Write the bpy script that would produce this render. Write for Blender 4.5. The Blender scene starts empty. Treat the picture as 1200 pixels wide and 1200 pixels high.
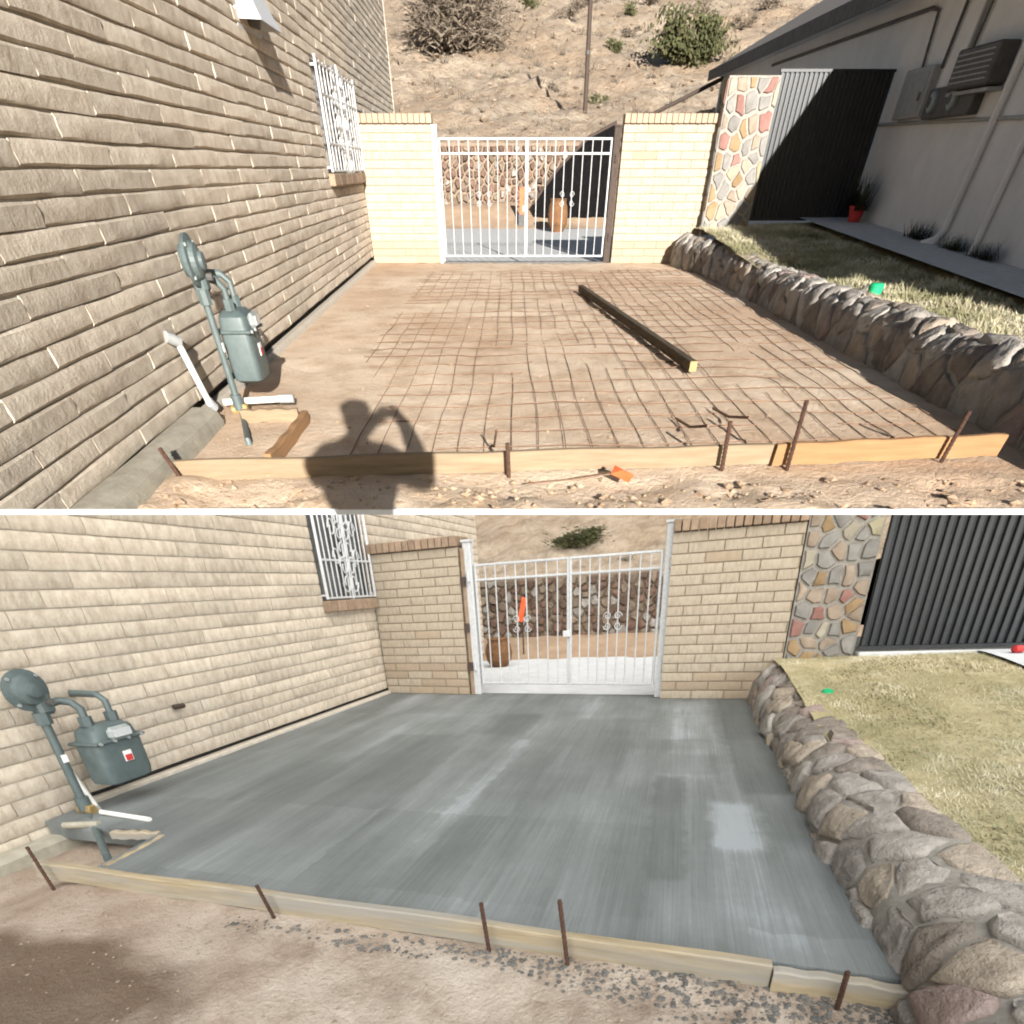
import bpy, bmesh, math, random
import numpy as np
from mathutils import Vector, Matrix, noise as mn
R = math.radians
random.seed(7)
sc = bpy.context.scene

# ------------------------------------------------------------------ camera, sky, sun, exposure
CAM_H = 1.2                    # eye height over the yard before the pour
PITCH = math.atan(836 / 611)
cam_d = bpy.data.cameras.new('camera'); cam = bpy.data.objects.new('camera', cam_d)
sc.collection.objects.link(cam); sc.camera = cam
cam.location = (0, 0, CAM_H); cam.rotation_euler = (math.pi / 2 - PITCH, 0, 0)
cam_d.sensor_width = 36; cam_d.lens = 611 / 1200 * 36; cam_d.shift_y = 433 / 1200
cam_d.clip_start = 0.05; cam_d.clip_end = 500

SUN_EL, SUN_AZ = R(16), R(13.5)          # the sun stands behind the camera, to the right
sun_dir = Vector((-math.sin(SUN_AZ) * math.cos(SUN_EL), math.cos(SUN_AZ) * math.cos(SUN_EL), -math.sin(SUN_EL)))
w = bpy.data.worlds.new('World'); sc.world = w; w.use_nodes = True
nt = w.node_tree; bg = nt.nodes['Background']
sky = nt.nodes.new('ShaderNodeTexSky'); sky.sky_type = 'NISHITA'; sky.sun_disc = False
sky.sun_elevation = SUN_EL; sky.sun_rotation = math.pi - SUN_AZ
nt.links.new(sky.outputs[0], bg.inputs[0]); bg.inputs[1].default_value = 0.014

BEFORE = bpy.data.collections.new('yard_before_the_pour'); sc.collection.children.link(BEFORE)
AFTER = bpy.data.collections.new('yard_after_the_pour'); sc.collection.children.link(AFTER)

def sun(name, direction, strength, angle, col, coll):
    l = bpy.data.lights.new(name, 'SUN'); l.energy = strength; l.angle = R(angle); l.color = col
    o = bpy.data.objects.new(name, l); sc.collection.objects.link(o)
    o.rotation_euler = direction.to_track_quat('-Z', 'Y').to_euler()
    o.light_linking.receiver_collection = coll; o.light_linking.blocker_collection = coll
    return o

# place frames: the yard before the pour is level with the world; the yard after the pour lies on its own slope below it
def cam_ray(px, py):
    c, s = math.cos(PITCH), math.sin(PITCH)
    x, y, z = px - 600, -(py - 1033), 611
    return Vector((x, y * s + z * c, y * c - z * s))
up = -cam_ray(665, 2120); up.normalize()
fw = cam_ray(800, 679); fw -= up * fw.dot(up); fw.normalize()
rt = fw.cross(up)
H_AFTER = 1.2
M_AFTER = Matrix((rt, fw, up)).transposed().to_4x4()
M_AFTER.translation = cam.location - up * H_AFTER
M_BEFORE = Matrix.Identity(4)

sun('sun', sun_dir, 2.25, 0.5, (1.0, 0.95, 0.88), BEFORE)                       # clear day
sun('overcast_sun', M_AFTER.to_3x3() @ Vector((-.47, .68, -.56)), 1.42, 110, (1.0, 0.985, 0.94), AFTER)   # the cloudy day of the finished slab

vs = sc.view_settings; vs.view_transform = 'Standard'; vs.look = 'None'; vs.gamma = 1; vs.exposure = 2.55
vs.use_curve_mapping = False
sc.cycles.filter_width = 2.0
sc.cycles.max_bounces = 5; sc.cycles.diffuse_bounces = 3; sc.cycles.glossy_bounces = 2; sc.cycles.transmission_bounces = 2
sc.cycles.use_adaptive_sampling = True; sc.cycles.adaptive_threshold = .02

# ------------------------------------------------------------------ materials
MATS = {}
def mat(name, cols, scale=4.0, detail=6, rough=.9, bump=.25, bscale=40., rand=.12, stretch=(1, 1, 1), spec=.3, metal=0, big=None, bdist=.01):
    if name in MATS: return MATS[name]
    m = bpy.data.materials.new(name); m.use_nodes = True; N = m.node_tree.nodes; Lk = m.node_tree.links.new
    b = N['Principled BSDF']; b.inputs['Roughness'].default_value = rough; b.inputs['Metallic'].default_value = metal
    b.inputs['Specular IOR Level'].default_value = spec
    tc = N.new('ShaderNodeTexCoord'); oi = N.new('ShaderNodeObjectInfo')
    mul = N.new('ShaderNodeVectorMath'); mul.operation = 'MULTIPLY'; mul.inputs[1].default_value = stretch
    add = N.new('ShaderNodeVectorMath'); add.operation = 'ADD'
    sv = N.new('ShaderNodeMath'); sv.operation = 'MULTIPLY'; sv.inputs[1].default_value = 57.
    Lk(oi.outputs['Random'], sv.inputs[0]); Lk(tc.outputs['Object'], mul.inputs[0]); Lk(mul.outputs[0], add.inputs[0]); Lk(sv.outputs[0], add.inputs[1])
    n1 = N.new('ShaderNodeTexNoise'); n1.inputs['Scale'].default_value = scale; n1.inputs['Detail'].default_value = detail; n1.inputs['Roughness'].default_value = .65
    Lk(add.outputs[0], n1.inputs['Vector'])
    cr = N.new('ShaderNodeValToRGB'); e = cr.color_ramp.elements
    k = len(cols)
    while len(e) < k: e.new(.5)
    for i, c in enumerate(cols):
        e[i].position = .32 + .36 * i / max(1, k - 1); e[i].color = (*c, 1)
    Lk(n1.outputs['Fac'], cr.inputs[0]); out = cr.outputs[0]
    if big:
        n2 = N.new('ShaderNodeTexNoise'); n2.inputs['Scale'].default_value = big[0]; n2.inputs['Detail'].default_value = 3
        Lk(add.outputs[0], n2.inputs['Vector'])
        mr = N.new('ShaderNodeMapRange'); mr.inputs[1].default_value = .42; mr.inputs[2].default_value = .62; Lk(n2.outputs['Fac'], mr.inputs[0])
        mx = N.new('ShaderNodeMix'); mx.data_type = 'RGBA'; mx.blend_type = 'MIX'
        mf = N.new('ShaderNodeMath'); mf.operation = 'MULTIPLY'; mf.inputs[1].default_value = big[2]; Lk(mr.outputs[0], mf.inputs[0])
        Lk(mf.outputs[0], mx.inputs[0]); Lk(out, mx.inputs[6]); mx.inputs[7].default_value = (*big[1], 1); out = mx.outputs[2]
    if rand:
        hs = N.new('ShaderNodeHueSaturation'); vr = N.new('ShaderNodeMapRange'); vr.inputs[3].default_value = 1 - rand; vr.inputs[4].default_value = 1 + rand
        Lk(oi.outputs['Random'], vr.inputs[0]); Lk(vr.outputs[0], hs.inputs['Value']); Lk(out, hs.inputs['Color']); out = hs.outputs[0]
    Lk(out, b.inputs['Base Color'])
    if bump:
        n3 = N.new('ShaderNodeTexNoise'); n3.inputs['Scale'].default_value = bscale; n3.inputs['Detail'].default_value = 5; n3.inputs['Roughness'].default_value = .7
        Lk(add.outputs[0], n3.inputs['Vector'])
        bp = N.new('ShaderNodeBump'); bp.inputs['Strength'].default_value = bump; bp.inputs['Distance'].default_value = bdist
        Lk(n3.outputs['Fac'], bp.inputs['Height']); Lk(bp.outputs[0], b.inputs['Normal'])
    MATS[name] = m; return m

BLOCK = mat('slump_block', [(.39, .325, .255), (.485, .42, .34), (.57, .51, .42)], 9, 6, .95, .6, 30, .13, bdist=.012)
MORTAR = mat('pale_mortar', [(.40, .36, .30), (.52, .47, .40)], 20, 5, .95, .3, 60, 0)
BRICK = mat('buff_brick', [(.30, .25, .185), (.36, .305, .235), (.395, .34, .27)], 12, 6, .9, .3, 60, .05)
BRICKB = mat('salmon_brick', [(.305, .235, .165), (.345, .28, .21)], 12, 6, .9, .3, 60, .06)
CAPB = mat('brown_cap_brick', [(.21, .145, .10), (.30, .22, .155)], 14, 6, .9, .3, 60, .15)
BMORT = mat('tan_mortar', [(.25, .195, .135), (.31, .25, .18)], 20, 5, .95, .3, 60, 0)
WHITE = mat('white_painted_steel', [(.40, .41, .415), (.52, .53, .54)], 30, 4, .45, .1, 80, .05, spec=.5)
DARKST = mat('dark_rusty_steel', [(.035, .028, .024), (.075, .05, .038)], 30, 5, .75, .2, 80, .1)
BLACKG = mat('charcoal_painted_steel', [(.010, .012, .015), (.018, .021, .025)], 10, 4, .4, .1, 60, .15, spec=.4)
CONC = mat('old_concrete', [(.44, .45, .45), (.56, .57, .57)], 8, 7, .9, .3, 60, .03)
FOOT = mat('weathered_footing', [(.27, .25, .20), (.40, .37, .30)], 9, 7, .95, .5, 40, .05)
DIRT_B = mat('raked_dirt', [(.44, .32, .215), (.61, .48, .355), (.69, .57, .44)], 2.2, 7, 1, .8, 22, 0, big=(.35, (.42, .27, .17), .6), bdist=.03)
DIRT_A = mat('pale_dirt', [(.31, .235, .18), (.49, .405, .33), (.60, .52, .445)], 4.5, 10, 1, 1.0, 45, 0, big=(.9, (.34, .25, .185), .55), bdist=.03)
HILL = mat('desert_hillside', [(.25, .19, .135), (.40, .32, .24), (.50, .42, .33)], 2.2, 7, 1, 1.0, 7, 0, big=(.16, (.36, .25, .16), .5), bdist=.14)
BANK = mat('red_dirt_bank', [(.29, .20, .135), (.40, .295, .205)], 3, 9, 1, .8, 20, 0, bdist=.03)
ROCKS = [mat('rock_%s' % n, c, 9, 7, .95, .6, 30, .18, bdist=.015) for n, c in (
    ('russet', [(.11, .068, .05), (.18, .115, .085)]), ('brown', [(.13, .098, .072), (.22, .175, .13)]), ('grey', [(.20, .18, .16), (.31, .285, .255)]), ('umber', [(.07, .046, .036), (.13, .088, .065)]))]
FIELD = [mat('fieldstone_%s' % n, c, 8, 6, .95, .9, 18, .12, bdist=.035) for n, c in (
    ('grey', [(.22, .20, .18), (.36, .33, .30)]), ('pale', [(.30, .275, .245), (.44, .41, .37)]), ('tan', [(.29, .24, .19), (.39, .335, .27)]), ('rose', [(.27, .205, .185), (.35, .28, .25)]), ('dark', [(.15, .125, .105), (.27, .235, .20)]))]
VENEER = [mat('veneer_%s' % n, c, 8, 6, .9, .4, 40, .12) for n, c in (
    ('ochre', [(0.215, 0.144, 0.074), (0.266, 0.189, 0.111)]), ('cream', [(0.259, 0.233, 0.178), (0.311, 0.285, 0.229)]), ('grey', [(0.15, 0.143, 0.133), (0.23, 0.22, 0.205)]), ('red', [(0.200, 0.096, 0.081), (0.259, 0.148, 0.126)]), ('olive', [(0.244, 0.222, 0.148), (0.303, 0.277, 0.192)]), ('taupe', [(0.200, 0.155, 0.118), (0.281, 0.229, 0.178)]))]
VMORT = mat('grey_mortar', [(.21, .195, .17), (.31, .29, .26)], 25, 5, .95, .4, 50, 0)
WOOD = mat('pine_board', [(.19, .138, .085), (.27, .205, .135)], 6, 6, .85, .25, 40, .1, stretch=(.4, 6, 6))
WOODO = mat('orange_pine_board', [(.24, .13, .06), (.30, .175, .085)], 6, 6, .85, .25, 40, .06, stretch=(.4, 6, 6))
WOODG = mat('weathered_form_board', [(.24, .19, .115), (.40, .33, .22)], 6, 6, .9, .3, 40, .08, stretch=(.5, 6, 6), big=(1.6, (.27, .265, .25), .75))
LUMBER = mat('dark_lumber', [(.045, .032, .02), (.10, .075, .045)], 6, 6, .9, .3, 40, 0, stretch=(6, .4, 6))
ENDW = mat('sawn_end_grain', [(.28, .22, .10), (.34, .27, .14)], 20, 4, .9, .2, 60, 0)
REBAR = mat('rusty_rebar', [(.04, .022, .016), (.09, .045, .03)], 60, 4, .9, .3, 200, .2)
RMORT = mat('brown_rock_mortar', [(.17, .125, .09), (.26, .20, .15)], 16, 6, .95, .6, 30, 0)
WIRE = mat('rusty_mesh_wire', [(.14, .085, .055), (.24, .155, .105)], 30, 4, .9, 0, 1, 0)
METER = mat('meter_grey_green', [(.068, .092, .092), (.095, .122, .122)], 14, 4, .5, .08, 60, .03, spec=.45)
METERL = mat('meter_light_casting', [(.22, .245, .24), (.29, .31, .305)], 14, 4, .5, .08, 60, 0, spec=.45)
BRASS = mat('brass_valve', [(.32, .22, .09), (.44, .32, .15)], 30, 4, .5, .1, 60, 0, metal=.4)
PVC = mat('white_pvc', [(.66, .65, .60), (.74, .73, .69)], 10, 4, .45, .05, 60, .04, spec=.5)
PVCG = mat('grey_pvc', [(.25, .26, .26), (.33, .34, .34)], 10, 4, .5, .05, 60, .04)
GLASSY = mat('window_glass_reflection', [(.07, .075, .08), (.14, .145, .15)], 3, 4, .12, 0, 1, 0, spec=.7)  # grey of the panes' reflection mixed into the glass colour
LENS = mat('index_glass', [(.42, .44, .45), (.52, .54, .55)], 10, 3, .15, 0, 1, 0, spec=.8)
RED = mat('red_sticker', [(.42, .03, .03), (.52, .05, .045)], 10, 3, .5, 0, 1, 0)
PAPER = mat('white_sticker', [(.7, .7, .68), (.78, .78, .76)], 10, 3, .6, 0, 1, 0)
ORANGE = mat('orange_plastic', [(.78, .09, .025), (.85, .14, .05)], 10, 3, .5, .05, 40, .05)
GREEN = mat('green_plastic', [(.01, .30, .12), (.02, .38, .17)], 10, 3, .45, .05, 40, .05)
STUCCO = mat('white_stucco', [(.62, .61, .60), (.70, .69, .68)], 3, 6, .95, .35, 60, 0)
FASCIA = mat('grey_fascia', [(.10, .09, .085), (.17, .155, .145)], 8, 5, .9, .2, 40, 0)
SHINGLE = mat('roof_felt', [(.12, .11, .10), (.2, .18, .17)], 14, 5, .95, .4, 50, 0)
BOXG = mat('grey_enclosure', [(.26, .26, .255), (.34, .34, .335)], 10, 4, .6, .1, 60, .12)
BOXD = mat('dark_enclosure', [(.06, .058, .055), (.10, .095, .09)], 10, 4, .6, .1, 60, .1)
TWIG = mat('bare_twig', [(.10, .08, .06), (.2, .165, .13)], 6, 4, .95, 0, 1, .1)
LEAF = mat('dusty_leaf', [(.035, .045, .018), (.08, .085, .035), (.13, .12, .06)], 3, 4, .9, 0, 1, .15)
STRAW = mat('dry_grass', [(.29, .25, .14), (.49, .44, .30), (.64, .60, .47)], 6, 8, .95, 0, 1, 0, big=(1.3, (.20, .195, .095), .8))
TURF = mat('thatch', [(.36, .30, .17), (.52, .45, .28)], 5, 8, 1, .6, 50, 0, big=(.8, (.13, .125, .045), .5), bdist=.02)
CRUMB = mat('concrete_crumbs', [(.07, .07, .066), (.16, .155, .145)], 9, 5, .95, .3, 40, 0)
HSTONE = mat('hill_stone', [(.22, .17, .125), (.36, .29, .22)], 9, 5, .95, .3, 40, 0)
SHADEP = mat('shadow_black', [(.004, .004, .005), (.009, .008, .008)], 9, 4, .95, .1, 40, 0, spec=.05)  # black of the shadow shape added beyond the gate
PEBBLE = mat('dirt_clods', [(.32, .22, .14), (.50, .38, .27)], 9, 5, .95, .3, 40, 0)
CLAY = mat('brown_clay', [(.11, .055, .025), (.2, .10, .045)], 8, 5, .9, .3, 40, 0)
CLOTH = mat('dark_shirt', [(.03, .03, .04), (.06, .06, .07)], 8, 5, .9, .2, 40, 0)
SKIN = mat('skin', [(.42, .26, .18), (.5, .32, .23)], 8, 4, .6, .05, 40, 0)
PHONE = mat('phone_black', [(.01, .01, .012), (.02, .02, .022)], 8, 4, .25, 0, 40, 0)
DIVIDER = mat('divider_white', [(.76, .76, .75), (.82, .82, .81)], 8, 4, .8, .1, 40, 0)  # white of the added dividing strip

# ------------------------------------------------------------------ mesh helpers
class MB:
    def __init__(s): s.v = []; s.f = []; s.sm = []; s.sharp = 38
    def add(s, vs_, fs_, smooth=False):
        o = len(s.v); s.v += [tuple(p) for p in vs_]; s.f += [tuple(i + o for i in f) for f in fs_]; s.sm += [smooth] * len(fs_)
        return s
    def box(s, c, d, M=None, bev=0.0):
        hx, hy, hz = d[0] / 2, d[1] / 2, d[2] / 2
        if bev:
            b = min(bev, hx * .8, hy * .8, hz * .8); V = []
            for x in (-1, 1):
                for y in (-1, 1):
                    for z in (-1, 1):
                        V += [(x * hx, y * (hy - b), z * (hz - b)), (x * (hx - b), y * hy, z * (hz - b)), (x * (hx - b), y * (hy - b), z * hz)]
            bm = bmesh.new()
            for p in V: bm.verts.new(p)
            bmesh.ops.convex_hull(bm, input=bm.verts); bm.verts.index_update()
            V = [v.co.copy() for v in bm.verts]; Fc = [[v.index for v in f.verts] for f in bm.faces]; bm.free()
        else:
            V = [Vector((x * hx, y * hy, z * hz)) for x in (-1, 1) for y in (-1, 1) for z in (-1, 1)]
            Fc = [(0, 1, 3, 2), (4, 6, 7, 5), (0, 4, 5, 1), (2, 3, 7, 6), (0, 2, 6, 4), (1, 5, 7, 3)]
        V = [((M @ Vector(p)) if M is not None else Vector(p)) + Vector(c) for p in V]
        return s.add(V, Fc)
    def tube(s, pts, r, n=8, cap=True, smooth=True):
        pts = [Vector(p) for p in pts]; rings = []
        ref = None
        for i, p in enumerate(pts):
            t = (pts[min(i + 1, len(pts) - 1)] - pts[max(i - 1, 0)]).normalized()
            a = Vector((0, 0, 1)) if abs(t.z) < .9 else Vector((1, 0, 0))
            if ref is not None: a = ref
            u = (a - t * a.dot(t)).normalized(); ref = u; w_ = t.cross(u)
            rr = r[i] if isinstance(r, (list, tuple)) else r
            rings.append([p + (u * math.cos(k * 2 * math.pi / n) + w_ * math.sin(k * 2 * math.pi / n)) * rr for k in range(n)])
        V = [q for g in rings for q in g]; Fc = []
        for i in range(len(pts) - 1):
            for k in range(n): Fc.append((i * n + k, i * n + (k + 1) % n, (i + 1) * n + (k + 1) % n, (i + 1) * n + k))
        s.add(V, Fc, smooth)
        if cap:
            o = len(s.v) - len(V)
            s.f += [tuple(o + k for k in reversed(range(n))), tuple(o + (len(pts) - 1) * n + k for k in range(n))]; s.sm += [False, False]
        return s
    def lathe(s, prof, origin, axis, n=20):
        axis = Vector(axis).normalized(); a = Vector((0, 0, 1)) if abs(axis.z) < .9 else Vector((1, 0, 0))
        u = (a - axis * a.dot(axis)).normalized(); w_ = axis.cross(u); V = []; Fc = []
        for (r, h) in prof:
            for k in range(n):
                t = k * 2 * math.pi / n; V.append(Vector(origin) + axis * h + (u * math.cos(t) + w_ * math.sin(t)) * r)
        for i in range(len(prof) - 1):
            for k in range(n): Fc.append((i * n + k, i * n + (k + 1) % n, (i + 1) * n + (k + 1) % n, (i + 1) * n + k))
        Fc.append(tuple(reversed(range(n)))); Fc.append(tuple((len(prof) - 1) * n + k for k in range(n)))
        return s.add(V, Fc, False)
    def mesh(s, name, m, origin=(0, 0, 0)):
        me = bpy.data.meshes.new(name); o = Vector(origin)
        me.from_pydata([tuple(Vector(p) - o) for p in s.v], [], s.f); me.materials.append(m)
        me.polygons.foreach_set('use_smooth', s.sm); me.update()
        if any(s.sm): me.set_sharp_from_angle(angle=R(s.sharp))
        return me

class Place:
    def __init__(s, M, coll): s.M = M; s.c = coll
    def link(s, o): s.c.objects.link(o); return o
    def tag(s, o, label=None, cat=None, group=None, kind=None):
        for k, v in (('label', label), ('category', cat), ('group', group), ('kind', kind)):
            if v: o[k] = v
        return o
    def thing(s, name, origin, label, cat, group=None, rz=0):
        o = bpy.data.objects.new(name, None); o.empty_display_size = .1; s.link(o)
        o.matrix_world = s.M @ Matrix.Translation(origin) @ Matrix.Rotation(rz, 4, 'Z')
        o['_o'] = list(origin); o['_rz'] = rz
        return s.tag(o, label, cat, group)
    def top(s, name, mb, m, label=None, cat=None, group=None, kind=None, origin=(0, 0, 0)):
        o = bpy.data.objects.new(name, mb.mesh(name, m, origin)); s.link(o)
        o.matrix_world = s.M @ Matrix.Translation(origin)
        return s.tag(o, label, cat, group, kind)
    def part(s, name, mb, m, parent, kind=None):      # mesh given in place coordinates
        me = mb if isinstance(mb, bpy.types.Mesh) else mb.mesh(name, m)
        o = bpy.data.objects.new(name, me); s.link(o); o.parent = parent
        root = parent
        chain = Matrix.Identity(4)
        while root.parent: root = root.parent
        if '_o' in root:
            # parts are written in place coordinates; bring them into the root's frame
            inv = (Matrix.Translation(root['_o']) @ Matrix.Rotation(root['_rz'], 4, 'Z')).inverted()
            if parent is root: me.transform(inv)
            else: me.transform(inv)
        if kind: o['kind'] = kind
        return o
    def inst(s, name, me, parent, M):                  # shared mesh, matrix in the parent's frame
        o = bpy.data.objects.new(name, me); s.link(o); o.parent = parent; o.matrix_local = M
        return o
UP = Place(M_BEFORE, BEFORE); LO = Place(M_AFTER, AFTER)

def sheet(xs, ys, zf, mb=None):
    mb = mb or MB(); V = [(x, y, zf(x, y)) for y in ys for x in xs]; n = len(xs)
    F_ = [(j * n + i, j * n + i + 1, (j + 1) * n + i + 1, (j + 1) * n + i) for j in range(len(ys) - 1) for i in range(n - 1)]
    return mb.add(V, F_, True)
def lin(a, b, n): return [a + (b - a) * i / (n - 1) for i in range(n)]
def geo(a, b, n, k=2.): return [a + (b - a) * ((i / (n - 1)) ** k) for i in range(n)]
def fb(x, y, s=1., o=4, z=0.): return mn.fractal(Vector((x * s, y * s, z)), 1.0, 2.1, o)

# ------------------------------------------------------------------ masonry
def block_mesh(l, h, d, bulge, m, seed, nx=4, rough=.004, edge=.28):
    rnd = random.Random(seed); zs = [0, edge * .45, .5, 1 - edge * .45, 1]; yo = [.55, 1, .93, .8, .35]
    V = []; F_ = []
    for j, (z, q) in enumerate(zip(zs, yo)):
        for i in range(nx + 1):
            e = .82 if i in (0, nx) else 1
            V.append((-l / 2 + l * i / nx, -(bulge * q * e) + rnd.uniform(-rough, rough), -h / 2 + h * z + (rnd.uniform(-rough, rough) if 0 < j < 4 else rnd.uniform(-rough, rough) * .6)))
    n = nx + 1
    for j in range(4):
        for i in range(nx): F_.append((j * n + i, j * n + i + 1, (j + 1) * n + i + 1, (j + 1) * n + i))
    b = len(V); V += [(-l / 2, d, -h / 2), (l / 2, d, -h / 2), (l / 2, d, h / 2), (-l / 2, d, h / 2)]
    F_.append(tuple([j * n for j in range(4, -1, -1)] + [b, b + 3])); F_.append(tuple([j * n + nx for j in range(5)] + [b + 2, b + 1]))
    F_.append(tuple([4 * n + i for i in range(n)] + [b + 2, b + 3])); F_.append(tuple([i for i in range(nx, -1, -1)] + [b, b + 1]))
    mb = MB(); mb.add(V, F_, True)
    return mb

def course_wall(P, parent, name, u0, u1, z0, ncourse, ch, bl, gap, d, bulge, mats, holes=(), keep=None, maxn=300, near=None, seed=1, rough=.004, vgap=None, matf=None):
    """running bond in the parent's frame: X along the wall, -Y outward, Z up"""
    rnd = random.Random(seed); vg = gap if vgap is None else vgap
    var = [[block_mesh(1, ch - gap, d, bulge, None, seed * 31 + k, rough=rough) for k in range(5)] for _ in (0,)][0]
    pieces = []
    for c in range(ncourse):
        zc = z0 + (c + .5) * ch; u = u0 - (bl / 2 if c % 2 else 0) - rnd.uniform(0, .03) * bl
        while u < u1:
            a, b = max(u, u0), min(u + bl, u1); segs = [(a, b)]
            for (ha, hb, hz0, hz1) in holes:
                if zc > hz0 and zc < hz1:
                    ns = []
                    for (p, q) in segs:
                        if q <= ha or p >= hb: ns.append((p, q))
                        else:
                            if ha - p > .02: ns.append((p, ha))
                            if q - hb > .02: ns.append((hb, q))
                    segs = ns
            for (p, q) in segs:
                if q - p > vg * 1.5 and (keep is None or keep((p + q) / 2, zc)):
                    pieces.append(((p + q) / 2, zc, q - p - vg, c))
            u += bl
    if near: pieces.sort(key=lambda t: near(t[0], t[1]))
    meshes = {}
    rest = MB()
    for i, (u, z, l, c) in enumerate(pieces):
        k = rnd.randrange(5); m = matf(rnd, c) if matf else mats[rnd.randrange(len(mats))]
        jy = rnd.uniform(-.004, .004) * (bulge / .02)
        if i < maxn:
            key = (k, m.name)
            if key not in meshes: meshes[key] = var[k].mesh(name, m)
            M = Matrix.Translation((u, jy, z)) @ Matrix.Rotation(rnd.uniform(-.006, .006), 4, 'Y') @ Matrix.Diagonal((l, 1, 1, 1))
            P.inst(name, meshes[key], parent, M)
        else:
            rest.add([(x * l + u, y + jy, zz + z) for (x, y, zz) in var[k].v], var[k].f, True)
    if rest.v:
        o = bpy.data.objects.new(name + '_field', rest.mesh(name + '_field', mats[0])); P.link(o); o.parent = parent; o['kind'] = 'stuff'

def clip_poly(poly, px, py, nx, ny):
    out = []
    for i in range(len(poly)):
        a, b = poly[i], poly[(i + 1) % len(poly)]
        da = (a[0] - px) * nx + (a[1] - py) * ny; db = (b[0] - px) * nx + (b[1] - py) * ny
        if da <= 0: out.append(a)
        if (da < 0 < db) or (db < 0 < da):
            t = da / (da - db); out.append((a[0] + (b[0] - a[0]) * t, a[1] + (b[1] - a[1]) * t))
    return out
def voronoi(rect, pts):
    x0, y0, x1, y1 = rect; cells = []
    for i, p in enumerate(pts):
        poly = [(x0, y0), (x1, y0), (x1, y1), (x0, y1)]
        for j, q in sorted(enumerate(pts), key=lambda t: (t[1][0] - p[0]) ** 2 + (t[1][1] - p[1]) ** 2)[1:26]:
            poly = clip_poly(poly, (p[0] + q[0]) / 2, (p[1] + q[1]) / 2, q[0] - p[0], q[1] - p[1])
            if len(poly) < 3: break
        cells.append(poly if len(poly) >= 3 else None)
    return cells
def scatter(rect, nx, ny, jit, rnd):
    x0, y0, x1, y1 = rect; sx, sy = (x1 - x0) / nx, (y1 - y0) / ny; pts = []
    for j in range(ny):
        for i in range(nx):
            pts.append((x0 + (i + .5 + (.25 if j % 2 else -.25) + rnd.uniform(-jit, jit)) * sx, y0 + (j + .5 + rnd.uniform(-jit, jit)) * sy))
    return pts
def stones(P, parent, rect, nx, ny, fmap, gap, h, pick, seed, jit=.33, name='stone', round_=.72, fine=False):
    """irregular stones; fmap(u, v, height) -> point in place coordinates"""
    rnd = random.Random(seed); pts = scatter(rect, nx, ny, jit, rnd)
    for (c, poly) in zip(pts, voronoi(rect, pts)):
        if not poly: continue
        cx = sum(p[0] for p in poly) / len(poly); cy = sum(p[1] for p in poly) / len(poly)
        # cut each long side once so that outlines are uneven
        ring = []
        for i in range(len(poly)):
            a, b = poly[i], poly[(i + 1) % len(poly)]; ring.append(a)
            L_ = math.hypot(a[0] - b[0], a[1] - b[1])
            if L_ > gap * 3: ring.append(((a[0] + b[0]) / 2 + rnd.uniform(-.08, .08) * L_, (a[1] + b[1]) / 2 + rnd.uniform(-.08, .08) * L_))
        n = len(ring); hh = h * (rnd.uniform(.35, 1.5) if fine else rnd.uniform(.6, 1.25)); V = []
        rad = max(.001, sum(math.hypot(p[0] - cx, p[1] - cy) for p in ring) / n)
        k0 = max(.4, 1 - gap / rad)
        rings = ((k0 * 1.0, -.35 * h), (k0 * .95, hh * .45), (k0 * round_, hh))
        if fine: rings = ((k0, -.4 * h), (k0 * .985, hh * .25), (k0 * .93, hh * .62), (k0 * .80, hh * .9), (k0 * .58, hh), (k0 * .3, hh))
        nr_ = len(rings)
        for (sc_, hz) in rings:
            for p in ring:
                V.append(fmap(cx + (p[0] - cx) * sc_, cy + (p[1] - cy) * sc_, hz + ((rnd.uniform(-.22, .22) + (.55 * mn.noise(Vector((p[0] * sc_ * 14, p[1] * sc_ * 14, seed))) if fine else 0)) * h if hz > 0 else 0)))
        V.append(fmap(cx, cy, hh * rnd.uniform(.95, 1.2))); F_ = []
        for r_ in range(nr_ - 1):
            for i in range(n): F_.append((r_ * n + i, r_ * n + (i + 1) % n, (r_ + 1) * n + (i + 1) % n, (r_ + 1) * n + i))
        for i in range(n): F_.append(((nr_ - 1) * n + i, (nr_ - 1) * n + (i + 1) % n, nr_ * n))
        mb = MB(); mb.add(V, F_, True); mb.sharp = 75 if fine else 38; P.part(name, mb, pick(rnd, cx, cy), parent)

def bezier_arc(c, r, a0, a1, n, ax, ay):
    return [Vector(c) + Vector(ax) * r * math.cos(a0 + (a1 - a0) * i / n) + Vector(ay) * r * math.sin(a0 + (a1 - a0) * i / n) for i in range(n + 1)]

def scroll(PP, c, r, ax, sx=1, sy=1, tr=.008):
    mb = MB()
    ax = Vector(ax); az = Vector((0, 0, 1)); pts = []
    for i in range(19):
        t = i / 18 * 2.2 * math.pi; rr = r * (1 - .62 * i / 18)
        pts.append(Vector(c) + ax * sx * rr * math.cos(t) + az * sy * rr * math.sin(t))
    mb.tube(pts, tr, 5); PP[0].part('scroll', mb, WHITE, PP[1])

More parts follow.
